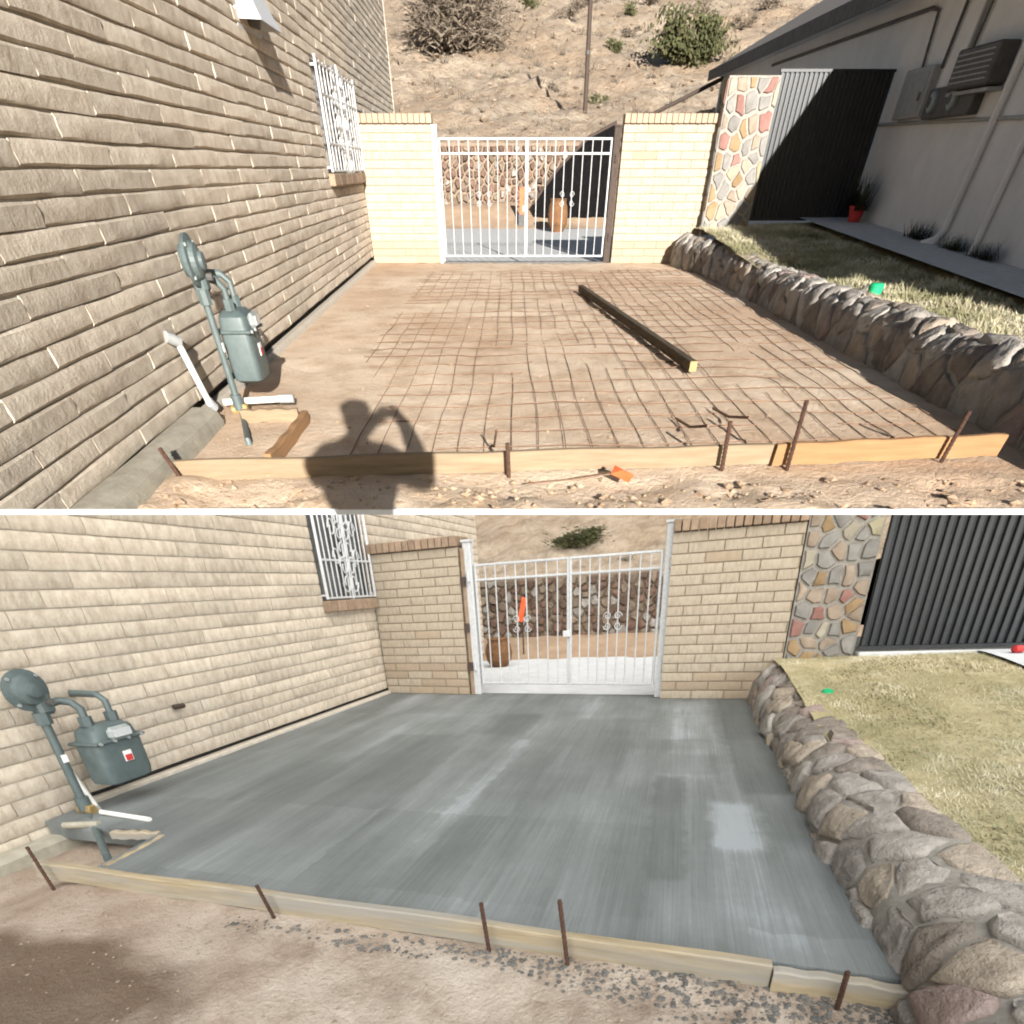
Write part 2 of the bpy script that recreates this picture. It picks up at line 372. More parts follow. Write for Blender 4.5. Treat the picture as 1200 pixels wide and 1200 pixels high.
# ------------------------------------------------------------------ builders shared by both yards
def pier(P, name, x0, y0, x1, y1, h, ncourse, bl, label, seed, cap_n, capmat, dirt_rows=3):
    L_ = math.hypot(x1 - x0, y1 - y0); rz = math.atan2(y1 - y0, x1 - x0)
    t = P.thing(name, (x0, y0, 0), label, 'brick wall', 'brick gate piers', rz)
    ch = h / ncourse; dep = .26
    core = MB().box((L_ / 2, dep / 2 + .006, h / 2), (L_ - .012, dep - .012, h - .004))
    o = bpy.data.objects.new('mortar_core', core.mesh('mortar_core', BMORT)); P.link(o); o.parent = t
    def mf(r, c): return BRICKB if (c < dirt_rows and r.random() < .75) or r.random() < .015 else BRICK
    course_wall(P, t, 'brick', 0, L_, 0.0, ncourse, ch, bl, .011, dep + .014, .004, [BRICK, BRICKB], seed=seed, rough=.0009, vgap=.012, matf=mf)
    # cap: a row of bricks on edge that overhangs the face
    me = MB().box((0, 0, 0), (L_ / cap_n - .01, dep + .09, .105), bev=.006).mesh('cap_brick', capmat)
    for i in range(cap_n):
        P.inst('cap_brick', me, t, Matrix.Translation((L_ * (i + .5) / cap_n, dep / 2 - .005 + random.uniform(-.004, .004), h + .056)))
    return t

def gate(P, p0, p1, zb, zt, post_h, place_word, xs_mid, nb, postmats, seed):
    """two leaves of white bars between two posts; p0, p1 are the inner faces of the posts"""
    a = Vector((p0[0], p0[1], 0)); b = Vector((p1[0], p1[1], 0)); d = (b - a); L_ = d.length; d.normalize()
    def post(c, wd, m, label):
        mb = MB().box((c.x, c.y, post_h / 2), (wd, .09, post_h), Matrix.Rotation(math.atan2(d.y, d.x), 3, 'Z'), bev=.008)
        o = P.thing('gate_post', (c.x, c.y, 0), label, 'post', 'gate posts')
        P.part('shaft', mb, m, o)
        P.part('post_cap', MB().box((c.x, c.y, post_h + .012), (wd + .02, .11, .024), Matrix.Rotation(math.atan2(d.y, d.x), 3, 'Z')), m, o)
        for z in (.35, post_h - .35): P.part('hinge', MB().tube([c + Vector((0, -.055, z - .05)), c + Vector((0, -.055, z + .05))], .02, 8), m, o)
    post(a - d * .05, .10, postmats[0], 'white steel gate post at the left end of the gate, ' + place_word)
    post(b + d * .07, .13, postmats[1], ('dark' if postmats[1] is DARKST else 'white') + ' steel gate post at the right end of the gate, ' + place_word)
    mid = L_ * xs_mid
    for k, (u0, u1) in enumerate(((.03, mid - .015), (mid + .015, L_ - .03))):
        o = P.thing('gate_leaf', tuple(a + d * (u0 + u1) / 2), ('left' if k == 0 else 'right') + ' leaf of the white barred gate with scrollwork, ' + place_word, 'gate', 'gate leaves')
        for z in (zb, zt, zt - (zt - zb) * .115): P.part('rail', MB().tube([a + d * u0 + Vector((0, 0, z)), a + d * u1 + Vector((0, 0, z))], .014, 6), WHITE, o)
        for i in range(nb + 1):
            u = u0 + (u1 - u0) * i / nb; r = .016 if i in (0, nb) else .008
            P.part('stile' if i in (0, nb) else 'bar', MB().tube([a + d * u + Vector((0, 0, zb - .01)), a + d * u + Vector((0, 0, zt + .012))], r, 6), WHITE, o)
        sm = (P, o); cu = (u0 + u1) / 2; bw = (u1 - u0) / nb
        for sx in (-1, 1):
            for sy in (-1, 1): scroll(sm, a + d * (cu + sx * bw * .55) + Vector((0, -.015, (zb + zt) / 2 + .02 + sy * .05)), .045, d, sx, sy, .005)
        if k == 0: P.part('latch', MB().box(tuple(a + d * (u1 - .01) + Vector((0, -.03, (zb + zt) / 2 - .1))), (.09, .04, .07), bev=.006), WHITE, o)

def window_grille(P, A, t, n, u0, u1, z0, z1, nb, word, sillmat):
    """A window in the block wall with a steel grille in front; A + t*u runs along the wall, n points outwards"""
    A = Vector(A); t = Vector(t); n = Vector(n); rot = Matrix((t, -n, Vector((0, 0, 1)))).transposed()
    def q(u, o, z): return A + t * u + n * o + Vector((0, 0, z))
    c = q((u0 + u1) / 2, 0, z0); cu = (u0 + u1) / 2; wd = u1 - u0; hz = z1 - z0
    wn = P.thing('window', tuple(c), 'window set in the block wall behind the white grille, ' + word, 'window', 'windows')
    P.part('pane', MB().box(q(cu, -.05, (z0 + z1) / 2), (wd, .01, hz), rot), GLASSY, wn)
    for (u, z, a, b) in ((u0 + .02, (z0 + z1) / 2, .04, hz), (u1 - .02, (z0 + z1) / 2, .04, hz), (cu, z0 + .02, wd - .08, .04), (cu, z1 - .02, wd - .08, .04), (cu, (z0 + z1) / 2, .035, hz - .08)):
        P.part('frame', MB().box(q(u, -.025, z), (a, .05, b), rot), BOXD, wn)
    ns = 6; sl = P.part('sill', MB().box(q(cu, -.02, z0 - .065), (wd + .05, .08, .10), rot), BMORT, wn)
    for i in range(ns):
        P.part('sill_brick', MB().box(q(u0 - .02 + (wd + .04) * (i + .5) / ns, .035, z0 - .062), ((wd + .04) / ns - .012, .13, .115), rot, bev=.008), sillmat, wn)
    g = P.thing('window_grille', tuple(q(cu, .07, z0)), 'white ornamental window grille with scrollwork, ' + word, 'window grille', 'window grilles')
    for z in (z0 + .02, z1 - .02, z0 + hz * .28, z0 + hz * .72):
        P.part('rail', MB().tube([q(u0, .08, z), q(u1, .08, z)], .012, 6), WHITE, g)
    for i in range(nb + 1):
        u = u0 + wd * i / nb; e = i in (0, nb)
        P.part('side_bar' if e else 'bar', MB().tube([q(u, .08, z0 + .01), q(u, .08, z1 + (.03 if e else 0))], .018 if e else .009, 6), WHITE, g)
    sm = (P, g); r = min(.11, hz * .12)
    for zc in (.18, .42, .62, .84):
        for sx in (-1, 1):
            for sy in (-1, 1): scroll(sm, q(cu + sx * wd * .075, .085, z0 + hz * zc + sy * r * .75), r, t * (wd * .08 / r), sx, sy, .010)
    for zc in (.3, .5, .72):
        for sx in (-1, 1): scroll(sm, q(cu + sx * wd * .2, .085, z0 + hz * zc), r * .9, t * (wd * .07 / r), sx, 1, .008)
    P.part('centre_bar', MB().tube([q(cu, .085, z0), q(cu, .085, z1 + .06)], .012, 6), WHITE, g)
    for i in (0, 1):
        for z in (z0 + .05, z1 - .05): P.part('bracket', MB().box(q((u0, u1)[i], .04, z), (.02, .08, .02), rot), WHITE, g)

def gas_meter(P, base, t, n, word, low):
    """base: foot of the riser; t along the wall away from the camera, n out of the wall; low: where the service pipe enters the ground"""
    MO = .10
    B = Vector(base); t = Vector(t); n = Vector(n); rot = Matrix((t, -n, Vector((0, 0, 1)))).transposed()
    def q(a, o, z): return B + t * a + n * o + Vector((0, 0, z))
    g = P.thing('gas_meter', tuple(B), 'grey gas meter with round regulator beside the block wall, ' + word, 'gas meter', 'gas meters')
    P.part('riser', MB().tube([q(0, 0, -.02), q(0, 0, .60)], .026, 12), METER, g)
    P.part('riser_collar', MB().tube([q(0, 0, .0), q(0, 0, .09)], .042, 12), METER, g)
    v = P.part('valve', MB().tube([q(0, -.06, .0), q(0, .07, .0)], .03, 10), BRASS, g)
    P.part('valve_nut', MB().box(q(0, .05, .0), (.05, .04, .07), rot, bev=.006), BRASS, v)
    P.part('service_pipe', MB().tube([q(0, .01, -.03), Vector(low) + Vector((0, 0, .02)), Vector(low) + Vector((0, 0, -.05))], .022, 10), METER, g)
    rg = P.part('regulator', MB().lathe([(.03, -.06), (.075, -.055), (.09, -.02), (.122, -.012), (.124, .012), (.092, .02), (.08, .05), (.045, .062), (.042, .085), (.02, .09)], q(-.02, .0, .79), n, 24), METER, g)
    P.part('regulator_neck', MB().box(q(.03, .0, .70), (.10, .10, .13), rot, bev=.02), METER, rg)
    P.part('regulator_union', MB().tube([q(0, 0, .58), q(0, 0, .655)], .045, 8, smooth=False), METER, rg)
    P.part('vent_port', MB().tube([q(.04, .05, .71), q(.04, .09, .71)], .02, 8), BOXD, rg)
    P.part('inlet_pipe', MB().tube([q(.06, 0, .69), q(.13, .01, .70), q(.165, .06, .685), q(.18, MO, .64), q(.18, MO, .54)], .024, 10), METER, g)
    P.part('inlet_nut', MB().tube([q(.18, MO, .53), q(.18, MO, .59)], .04, 6, smooth=False), METER, g)
    P.part('outlet_pipe', MB().tube([q(.36, MO, .52), q(.36, MO, .66), q(.355, MO - .05, .70), q(.35, -.2, .71)], .022, 10), METER, g)
    P.part('outlet_nut', MB().tube([q(.36, MO, .53), q(.36, MO, .59)], .04, 6, smooth=False), METER, g)
    # the case: rounded tin body with a shoulder and a cast top
    prof = [(.13, .135), (.162, .15), (.172, .20), (.172, .40), (.168, .435), (.16, .45), (.15, .50), (.11, .53), (.06, .535)]
    V = []; ns = 28
    for (r, z) in prof:
        for k in range(ns):
            th = k * 2 * math.pi / ns; cx, sx = math.cos(th), math.sin(th); e = .36
            V.append(q(.27 + math.copysign(abs(cx) ** e, cx) * r * 1.0, MO + math.copysign(abs(sx) ** e, sx) * r * .68, z))
    F_ = [(i * ns + k, i * ns + (k + 1) % ns, (i + 1) * ns + (k + 1) % ns, (i + 1) * ns + k) for i in range(len(prof) - 1) for k in range(ns)]
    F_ += [tuple(reversed(range(ns))), tuple((len(prof) - 1) * ns + k for k in range(ns))]
    cs = P.part('case', MB().add(V, F_, True), METER, g)
    P.part('case_band', MB().box(q(.27, MO, .425), (.375, .262, .02), rot, bev=.008), METER, cs)
    for ba in (-.15, -.05, .05, .15):
        P.part('bolt', MB().tube([q(.27 + ba, MO + .128, .425), q(.27 + ba, MO + .145, .425)], .010, 6, smooth=False), METERL, cs)
    for ba, bz in ((-.09, .06), (.09, .06), (-.09, -.06), (.09, -.06)): P.part('regulator_bolt', MB().tube([q(-.02 + ba * .9, .012, .79 + bz * 1.25), q(-.02 + ba * .9, .026, .79 + bz * 1.25)], .010, 6, smooth=False), METERL, rg)
    P.part('pressure_tag', MB().box(q(.0, .027, .36), (.035, .004, .05), rot), PAPER, g)
    P.part('index_cover', MB().box(q(.28, MO + .125, .47), (.17, .06, .085), rot, bev=.03), METERL, cs)
    P.part('index_window', MB().box(q(.28, MO + .157, .473), (.12, .008, .05), rot), LENS, cs)
    st = P.part('sticker', MB().box(q(.28, MO + .119, .31), (.06, .006, .07), rot), PAPER, cs)
    P.part('sticker_band', MB().box(q(.28, MO + .1235, .298), (.048, .004, .04), rot), RED, st)
    return g

def pvc(P, name, path, r, m, label, cat='pipe', elbows=()):
    o = P.thing(name, tuple(path[0]), label, cat)
    P.part('pipe', MB().tube(path, r, 12), m, o)
    for e in elbows: P.part('elbow', MB().tube([Vector(e[0]), Vector(e[1])], r * 1.35, 12), PVCG, o)
    return o

def stake(P, foot, tip, r, label):
    f, t = Vector(foot), Vector(tip); d = (t - f).normalized()
    n = 14; pts = []; rr = []
    for i in range(n * 2 + 1):
        pts.append(f + (t - f) * i / (n * 2)); rr.append(r * (1.12 if i % 2 else .92))
    mb = MB().tube(pts, rr, 7, smooth=False)
    P.top('rebar_stake', mb, REBAR, label, 'stake', 'rebar stakes holding the form boards', origin=tuple(f))

def board(P, name, a, b, h, th, m, label, z0, group='form boards', cat='board'):
    a, b = Vector(a), Vector(b); d = (b - a).normalized(); nrm = Vector((-d.y, d.x, 0)); L_ = (b - a).length
    mb = MB(); V = []; F_ = []; N_ = 24
    for i in range(N_ + 1):
        p = a + d * L_ * i / N_; wob = .004 * math.sin(i * .9) + random.uniform(-.0015, .0015); bow = .012 * math.sin(math.pi * i / N_)
        for (o, z) in ((0, z0), (0, z0 + h - .006), (.006, z0 + h), (th - .006, z0 + h), (th, z0 + h - .006), (th, z0)):
            q = p + nrm * (o + bow); V.append((q.x, q.y, p.z + z + wob))
    for i in range(N_):
        for k in range(6): F_.append((i * 6 + k, i * 6 + (k + 1) % 6, (i + 1) * 6 + (k + 1) % 6, (i + 1) * 6 + k))
    F_ += [(5, 4, 3, 2, 1, 0), tuple(N_ * 6 + k for k in range(6))]
    me = MB().add(V, F_)
    # local X along the board so the grain follows it
    o = bpy.data.objects.new(name, me.mesh(name, m)); P.link(o)
    Mx = Matrix.Translation(a) @ Matrix.Rotation(math.atan2(d.y, d.x), 4, 'Z'); o.data.transform(Mx.inverted()); o.matrix_world = P.M @ Mx
    return P.tag(o, label, cat, group)

def shrub(P, c, rx, ry, rz, n, m, label, stems=9, leaf=.03, twig=True, name='shrub', cat='shrub'):
    rnd = random.Random(int(abs(c[0] * 971 + c[1] * 577 + c[2] * 13)) + n); o = P.thing(name, c, label, cat, 'desert shrubs')
    C = Vector(c); st = MB(); tips = []
    for i in range(stems):
        a = rnd.uniform(0, 6.283); e = rnd.uniform(.25, 1.0); d = Vector((math.cos(a) * rx * e, math.sin(a) * ry * e, rz * rnd.uniform(.7, 1.7)))
        mid = C + d * .5 + Vector((rnd.uniform(-.1, .1) * rx, 0, rz * .12)); st.tube([C, mid, C + d], [rx * .02, rx * .013, rx * .006], 4)
        tips += [C + d * f for f in (.45, .6, .75, .9, 1.0)]
    P.part('stems', st, TWIG, o); cl = [(rnd.choice(tips), rnd.uniform(.12, .34)) for _ in range(stems * 3)]
    cr = MB()
    for i in range(n):
        p, s_ = rnd.choice(cl); v = Vector((rnd.gauss(0, 1) * rx, rnd.gauss(0, 1) * ry, rnd.gauss(0, .8) * rz)) * s_
        q = p + v; q.z = max(q.z, c[2] + .01)
        if twig:
            d = Vector((rnd.uniform(-1, 1) * rx, rnd.uniform(-1, 1) * ry, rnd.uniform(-.2, 1) * rz)) * rnd.uniform(.1, .3); w_ = Vector((rnd.uniform(-1, 1), rnd.uniform(-1, 1), rnd.uniform(-1, 1))).normalized() * leaf * .5
            cr.add([q - w_, q + w_, q + d], [(0, 1, 2)])
        else:
            u = Vector((rnd.uniform(-1, 1), rnd.uniform(-1, 1), rnd.uniform(-1, 1))).normalized() * leaf; w_ = u.orthogonal().normalized() * leaf * .6
            cr.add([q - u, q + w_, q + u, q - w_], [(0, 1, 2, 3)])
    P.part('crown', cr, m, o)
    return o

def grass(P, xr, yr, zf, n, ln, wd, mask, label, m, seed):
    rnd = random.Random(seed); V = []; F_ = []
    while len(F_) < n:
        x, y = rnd.uniform(*xr), yr[0] + (yr[1] - yr[0]) * rnd.random() ** 1.35
        if not mask(x, y): continue
        if mn.noise(Vector((x * 2.1, y * 1.6, 3))) < -.28 and rnd.random() < .35: continue
        z = zf(x, y); a = rnd.uniform(0, 6.283) * .6 + 2.2 * mn.noise(Vector((x * 1.7, y * 1.3, 9))); cl = mn.noise(Vector((x * 3.3, y * 2.4, 6))); l = ln * rnd.uniform(.4, 1.3) * (1 + .7 * cl); el = rnd.uniform(.02, .6 + .35 * max(0, cl))
        dx, dy, dz = math.cos(a) * l * math.cos(el), math.sin(a) * l * math.cos(el), l * math.sin(el); k = len(V)
        px, py = -math.sin(a) * wd, math.cos(a) * wd
        V += [(x - px, y - py, z - .004), (x + px, y + py, z - .004), (x + dx, y + dy, z + dz)]; F_.append((k, k + 1, k + 2))
    mb = MB(); mb.v = V; mb.f = F_; mb.sm = [False] * len(F_)
    return P.top('dry_grass', mb, m, label, 'grass', kind='stuff')

def clods(P, n, xr, yr, zf, smin, smax, m, label, mask, seed, name='dirt_clods', cat='rubble'):
    rnd = random.Random(seed); mb = MB()
    for _ in range(n * 4):
        if len(mb.f) >= n * 8: break
        x, y = rnd.uniform(*xr), rnd.uniform(*yr)
        if not mask(x, y, rnd): continue
        s_ = smin + (smax - smin) * rnd.random() ** 3; z = zf(x, y)
        V = [Vector(p) * s_ * rnd.uniform(.6, 1.25) for p in ((1, .2, .2), (-.1, 1, .1), (-1, -.1, .3), (.2, -1, .15), (.2, .1, .55), (0, .1, -.4))]
        rz = Matrix.Rotation(rnd.uniform(0, 6.3), 3, 'Z')
        mb.add([rz @ v + Vector((x, y, z + s_ * .15)) for v in V], [(0, 1, 4), (1, 2, 4), (2, 3, 4), (3, 0, 4), (1, 0, 5), (2, 1, 5), (3, 2, 5), (0, 3, 5)])
    return P.top(name, mb, m, label, cat, kind='stuff')

def retaining(P, prof, y0, y1, nu, nv, label, seed, gap, h, pick, bend=None, extra=()):
    """prof: list of (dx, z) from the foot over the top; the wall runs along y"""
    pts = [Vector((p[0], 0, p[1])) for p in prof]; seg = [0]
    for a, b in zip(pts, pts[1:]): seg.append(seg[-1] + (b - a).length)
    T = seg[-1]
    def pos(u, v, hh):
        v = min(max(v, 0), T)
        for i in range(len(seg) - 1):
            if v <= seg[i + 1] + 1e-9: break
        f = (v - seg[i]) / (seg[i + 1] - seg[i]); p = pts[i].lerp(pts[i + 1], f)
        def nr(k):
            d = pts[min(k + 1, len(pts) - 1)] - pts[max(k - 1, 0)]; return Vector((-d.z, 0, d.x)).normalized()
        nn = nr(i).lerp(nr(i + 1), f).normalized()
        o = p + nn * hh; wob = .035 * mn.noise(Vector((u * .9, v, seed)))
        bx, bz = bend(u) if bend else (0, 1)
        return (o.x + bx + wob, u, o.z * bz)
    t = P.thing('stone_retaining_wall', (prof[0][0], (y0 + y1) / 2, 0), label, 'retaining wall')
    mb = MB(); us = lin(y0, y1, int((y1 - y0) * 24) + 2); vs_ = lin(0, T, 22); V = [pos(u, v, h * (.12 + .75 * fb(u, v, 6.0, 4, seed))) for u in us for v in vs_]; n = len(vs_)
    mb.add(V, [(i * n + j, (i + 1) * n + j, (i + 1) * n + j + 1, i * n + j + 1) for i in range(len(us) - 1) for j in range(n - 1)], True)
    P.part('mortar_bed', mb, VMORT, t)
    stones(P, t, (y0, 0, y1, T), nu, nv, pos, gap, h, pick, seed, jit=.42, fine=True)
    return t

def ribbed_gate(P, x0, y0, x1, y1, zb, zt, n, label):
    a = Vector((x0, y0, 0)); d = Vector((x1 - x0, y1 - y0, 0)); L_ = d.length; d.normalize(); rot = Matrix.Rotation(math.atan2(d.y, d.x), 3, 'Z')
    o = P.thing('ribbed_gate', (x0, y0, zb), label, 'gate')
    P.part('backing_sheet', MB().box(a + d * L_ / 2 + Vector((0, .02, (zb + zt) / 2)), (L_ - .02, .008, zt - zb - .02), rot), BLACKG, o)
    for i in range(n):
        P.part('slat', MB().box(a + d * L_ * (i + .5) / n + Vector((0, 0, (zb + zt) / 2)), (L_ / n * .62, .032, zt - zb - .05), rot, bev=.006), BLACKG, o)
    for z in (zb + .012, zt - .012): P.part('frame_rail', MB().box(a + d * L_ / 2 + Vector((0, .0, z)), (L_, .05, .03), rot), BLACKG, o)
    return o

def barrel(P, c, r, h, label):
    o = P.thing('clay_pot', c, label, 'pot')
    P.part('bowl', MB().lathe([(r * .6, 0), (r * .92, h * .25), (r, h * .55), (r * .9, h * .82), (r * .78, h * .93), (r * .82, h), (r * .66, h), (r * .6, h * .9)], c, (0, 0, 1), 22), CLAY, o)
    P.part('rim', MB().lathe([(r * .8, h), (r * .86, h + .015), (r * .8, h + .03), (r * .68, h + .02)], c, (0, 0, 1), 22), CLAY, o)

def pick_rock(r, u, v): return ROCKS[r.choice((0, 0, 1, 1, 2, 3))]
def pick_field(r, u, v): return FIELD[r.choice((0, 0, 0, 1, 1, 2, 2, 3, 4, 4))]
def pick_veneer(r, u, v): return VENEER[r.choice((0, 0, 1, 2, 2, 2, 2, 3, 4, 5, 5, 5))]
# ================================================================== the yard before the pour
def to_px(P, p):
    v = (P.M @ Vector(p)) - cam.location; c, s = math.cos(PITCH), math.sin(PITCH)
    z = v.y * c - v.z * s; y = v.y * s + v.z * c
    return (600 + 611 * v.x / z, 1033 - 611 * y / z) if z > .05 else (-9999, 9999)
def sm(a, b, x): x = min(1, max(0, (x - a) / (b - a))); return x * x * (3 - 2 * x)

def build_before():
    P = UP; WB = 'above the bare dirt yard'
    # ---- ground
    def zg(x, y):
        rough = .012 + .03 * sm(4.45, 4.0, y); return rough * (fb(x, y, 1.6, 5) + .6 * fb(x, y, 6, 3, 2)) - .01 * sm(5, 4.3, y)
    xs = lin(-3.3, 4.0, 90); ys = geo(3.3, 17.32, 120, 1.6)
    P.tag(P.top('ground', sheet(xs, ys, zg), DIRT_B), kind='structure')
    P.tag(P.top('divider_strip', MB().box((0, 3.632, -.0135), (6.9, .012, .027)), DIVIDER), kind='structure')  # added white strip that stands for the dividing line between the yards
    P.tag(P.top('apron', MB().box((2, 22.9, -.06), (14, 10.9, .10)), CONC), kind='structure')
    P.tag(P.top('bank', sheet(lin(-6, 14, 60), lin(28.2, 30.4, 12), lambda x, y: -.05 + .52 * sm(27.9, 30.2, y) + .05 * fb(x, y, 1.2)), BANK), kind='structure')
    def zh(x, y): return 1.5 + (y - 30.3) * .165 + (.12 + .3 * sm(30, 42, y)) * fb(x, y, .22, 5) * 1.0 + .16 * fb(x, y, .9, 5, 5) * sm(30.2, 34, y) + .12 * abs(fb(x, y, 2.6, 3, 9)) * sm(30.4, 34, y)
    P.tag(P.top('hillside', sheet(lin(-14, 36, 190), geo(30.3, 84, 150, 1.3), zh), HILL), kind='structure')
    # ---- rock wall at the foot of the hill
    t = P.thing('rock_wall', (2, 30.3, 0), 'sunlit brown rubble rock wall at the hill foot beyond the gate of the dirt yard', 'stone wall')
    P.part('mortar_bed', MB().box((2.5, 30.55, .95), (15, .4, 1.5)), RMORT, t)
    stones(P, t, (-3.6, .36, 6.6, 1.66), 40, 8, lambda u, v, h: (u, 30.34 - h + .02 * mn.noise(Vector((u, v, 1))), v), .028, .10, pick_rock, 11, jit=.38)
    # ---- house wall on the left: courses of slump block
    A = Vector((-2.44, 3.62, 0)); Bv = Vector((-2.95, 17.3, 0)); td = (Bv - A).normalized(); nd = Vector((td.y, -td.x, 0)); rz = math.atan2(td.y, td.x)
    t = P.thing('block_wall', tuple(A), 'tan slump block house wall in hard sun beside the bare dirt yard', 'block wall', None, rz)
    wu0, wu1, wz0, wz1 = 9.77, 13.42, 1.154, 2.10
    mbk = MB(); U0, U1, ZT = -1.9, 21.9, 4.1
    for (a, b, z0, z1) in ((U0, wu0, .097, ZT), (wu1, U1, .097, ZT), (wu0, wu1, .097, wz0 - .11), (wu0, wu1, wz1, ZT)):
        mbk.box(((a + b) / 2, .152, (z0 + z1) / 2), (b - a, .30, z1 - z0))
    o = bpy.data.objects.new('mortar_bed', mbk.mesh('mortar_bed', MORTAR)); P.link(o); o.parent = t
    def vis(u, z):
        q = A + td * u; x, y = to_px(P, (q.x, q.y, z)); return -170 < x < 700 and -90 < y < 720
    course_wall(P, t, 'block', U0 + .45, U1, .096, 43, .092, 1.14, .009, .06, .017, [BLOCK], holes=((wu0, wu1, wz0 - .10, wz1),), keep=vis,
                near=lambda u, z: (A + td * u + Vector((0, 0, z - 1.2))).length, seed=3, vgap=.009)
    o = bpy.data.objects.new('corner_bead', MB().tube([(U1 + .0, -.01, 0), (U1 + .0, -.01, ZT)], .02, 6).mesh('corner_bead', MORTAR)); P.link(o); o.parent = t
    o = bpy.data.objects.new('footing_shadow_gap', MB().box((10, .19, .03), (23.6, .2, .13)).mesh('footing_shadow_gap', BOXD)); P.link(o); o.parent = t  # dark box painting the shade line between blocks and footing
    # footing: rounded near end, thin ledge farther on
    def ext(pro, u0, u1, n, wob):
        V = []
        for i in range(n + 1):
            u = u0 + (u1 - u0) * i / n
            for (oo, z) in pro:
                q = A + td * u + nd * (oo + wob * mn.noise(Vector((u * 1.3, oo * 5, 2)))); V.append((q.x, q.y, z + wob * .6 * mn.noise(Vector((u * 1.1, z * 5, 7)))))
        k = len(pro); return MB().add(V, [(i * k + j, (i + 1) * k + j, (i + 1) * k + j + 1, i * k + j + 1) for i in range(n) for j in range(k - 1)] + [tuple(range(k)), tuple(n * k + j for j in reversed(range(k)))], True)
    P.part('footing', ext([(-.02, -.1), (.005, .095), (.03, .108), (.15, .105), (.21, .08), (.235, .03), (.23, -.1)], -1.9, 1.72, 20, .012), FOOT, t)
    P.part('footing_ledge', ext([(-.02, -.1), (-.02, .048), (.05, .05), (.065, .03), (.07, -.1)], 1.76, 13.5, 40, .006), MORTAR, t)
    window_grille(P, A, td, nd, wu0, wu1, wz0, wz1, 12, 'above the bare dirt yard', CAPB)
    # dryer vent hood
    def q(u, oo, z): return A + td * u + nd * oo + Vector((0, 0, z))
    v = P.thing('vent_hood', tuple(q(6.7, .0, 2.1)), 'white sheet metal vent hood on the sunlit block wall', 'vent hood')
    V = [q(6.25, .01, 2.36), q(6.85, .01, 2.36), q(6.95, .01, 2.06), q(6.15, .01, 2.06), q(6.3, .05, 2.36), q(6.8, .05, 2.36), q(7.0, .24, 2.05), q(6.1, .24, 2.05)]
    P.part('hood', MB().add(V, [(4, 5, 6, 7), (0, 4, 7, 3), (1, 2, 6, 5), (0, 1, 5, 4), (3, 2, 1, 0)]), WHITE, v)
    P.part('flange', MB().box(q(6.55, .006, 2.2), (.95, .01, .42), Matrix((td, -nd, Vector((0, 0, 1)))).transposed()), WHITE, v)
    P.part('duct_collar', MB().tube([q(6.55, .0, 2.12), q(6.55, .12, 2.10)], .07, 12), BOXD, v)
    # ---- piers and gate
    pier(P, 'brick_pier', -2.93, 17.2, -1.50, 17.2, 1.69, 17, .46, 'sunlit buff brick pier between the house wall and the gate, above the bare dirt yard', 5, 13, BRICKB)
    pier(P, 'brick_pier', 2.10, 17.2, 3.86, 17.2, 1.69, 17, .46, 'sunlit buff brick wall between the gate and the stone pillar, above the bare dirt yard', 6, 16, BRICKB)
    gate(P, (-1.42, 17.24), (1.93, 17.24), .10, 1.53, 1.66, WB, .51, 9, (WHITE, DARKST), 1)
    P.tag(P.top('threshold', MB().box((.25, 17.24, .0), (3.4, .16, .05)), BOXD), kind='structure')
    # ---- stone pillar
    t = P.thing('stone_pillar', (4.3, 17.2, .4), 'sunlit pillar of coloured fieldstones beside the charcoal ribbed gate', 'pillar')
    P.part('core', MB().box((4.32, 17.22, 1.28), (.92, .5, 1.78)), VMORT, t)
    stones(P, t, (3.87, .42, 4.78, 2.17), 5, 9, lambda u, v, h: (u, 16.965 - h, v), .022, .022, pick_veneer, 4, jit=.43, round_=.86)
    stones(P, t, (16.97, .42, 17.46, 2.17), 2, 7, lambda u, v, h: (3.86 - h, u, v), .02, .02, pick_veneer, 8, jit=.3, round_=.86)
    ribbed_gate(P, 4.80, 17.18, 6.86, 17.18, .57, 2.24, 24, 'charcoal ribbed steel gate half crossed by a diagonal roof shadow')
    # ---- neighbouring house on the right
    h = P.thing('stucco_house', (8.5, 16, 0), 'white stucco house in shade to the right of the lawn', 'house')
    P.part('wall', MB().box((7.15, 17.0, 1.45), (.5, 29, 3.05)), STUCCO, h)
    rf = P.part('roof', MB().add([(6.42, 2.0, 2.98), (6.42, 31.2, 2.98), (11.5, 31.2, 4.9), (11.5, 2, 4.9), (6.42, 2.0, 3.06), (6.42, 31.2, 3.06), (11.5, 31.2, 4.98), (11.5, 2, 4.98)], [(0, 1, 2, 3), (4, 7, 6, 5), (0, 4, 5, 1), (1, 5, 6, 2), (0, 3, 7, 4)]), SHINGLE, h)
    P.part('fascia', MB().box((6.405, 16.6, 2.97), (.03, 29.2, .19)), FASCIA, rf)
    P.part('soffit', MB().box((6.68, 16.6, 2.955), (.5, 29, .02)), STUCCO, rf)
    def pipe(name, pts, r, m): P.part(name, MB().tube(pts, r, 8), m, h)
    pipe('conduit', [(6.86, 25.5, 2.80), (6.86, 16.5, 2.74), (6.86, 16.25, 2.70), (6.86, 16.12, 2.17)], .022, BOXD)
    pipe('conduit', [(6.86, 15.3, 2.95), (6.86, 15.4, 2.14)], .025, BOXD)
    pipe('conduit', [(6.86, 14.65, 2.95), (6.86, 14.75, 1.96)], .03, BOXG)
    pipe('conduit', [(6.86, 14.45, 2.95), (6.86, 14.6, 2.2)], .02, BOXD)
    pipe('conduit', [(6.87, 17.3, 1.68), (6.87, 12.2, 1.60)], .018, BOXG)
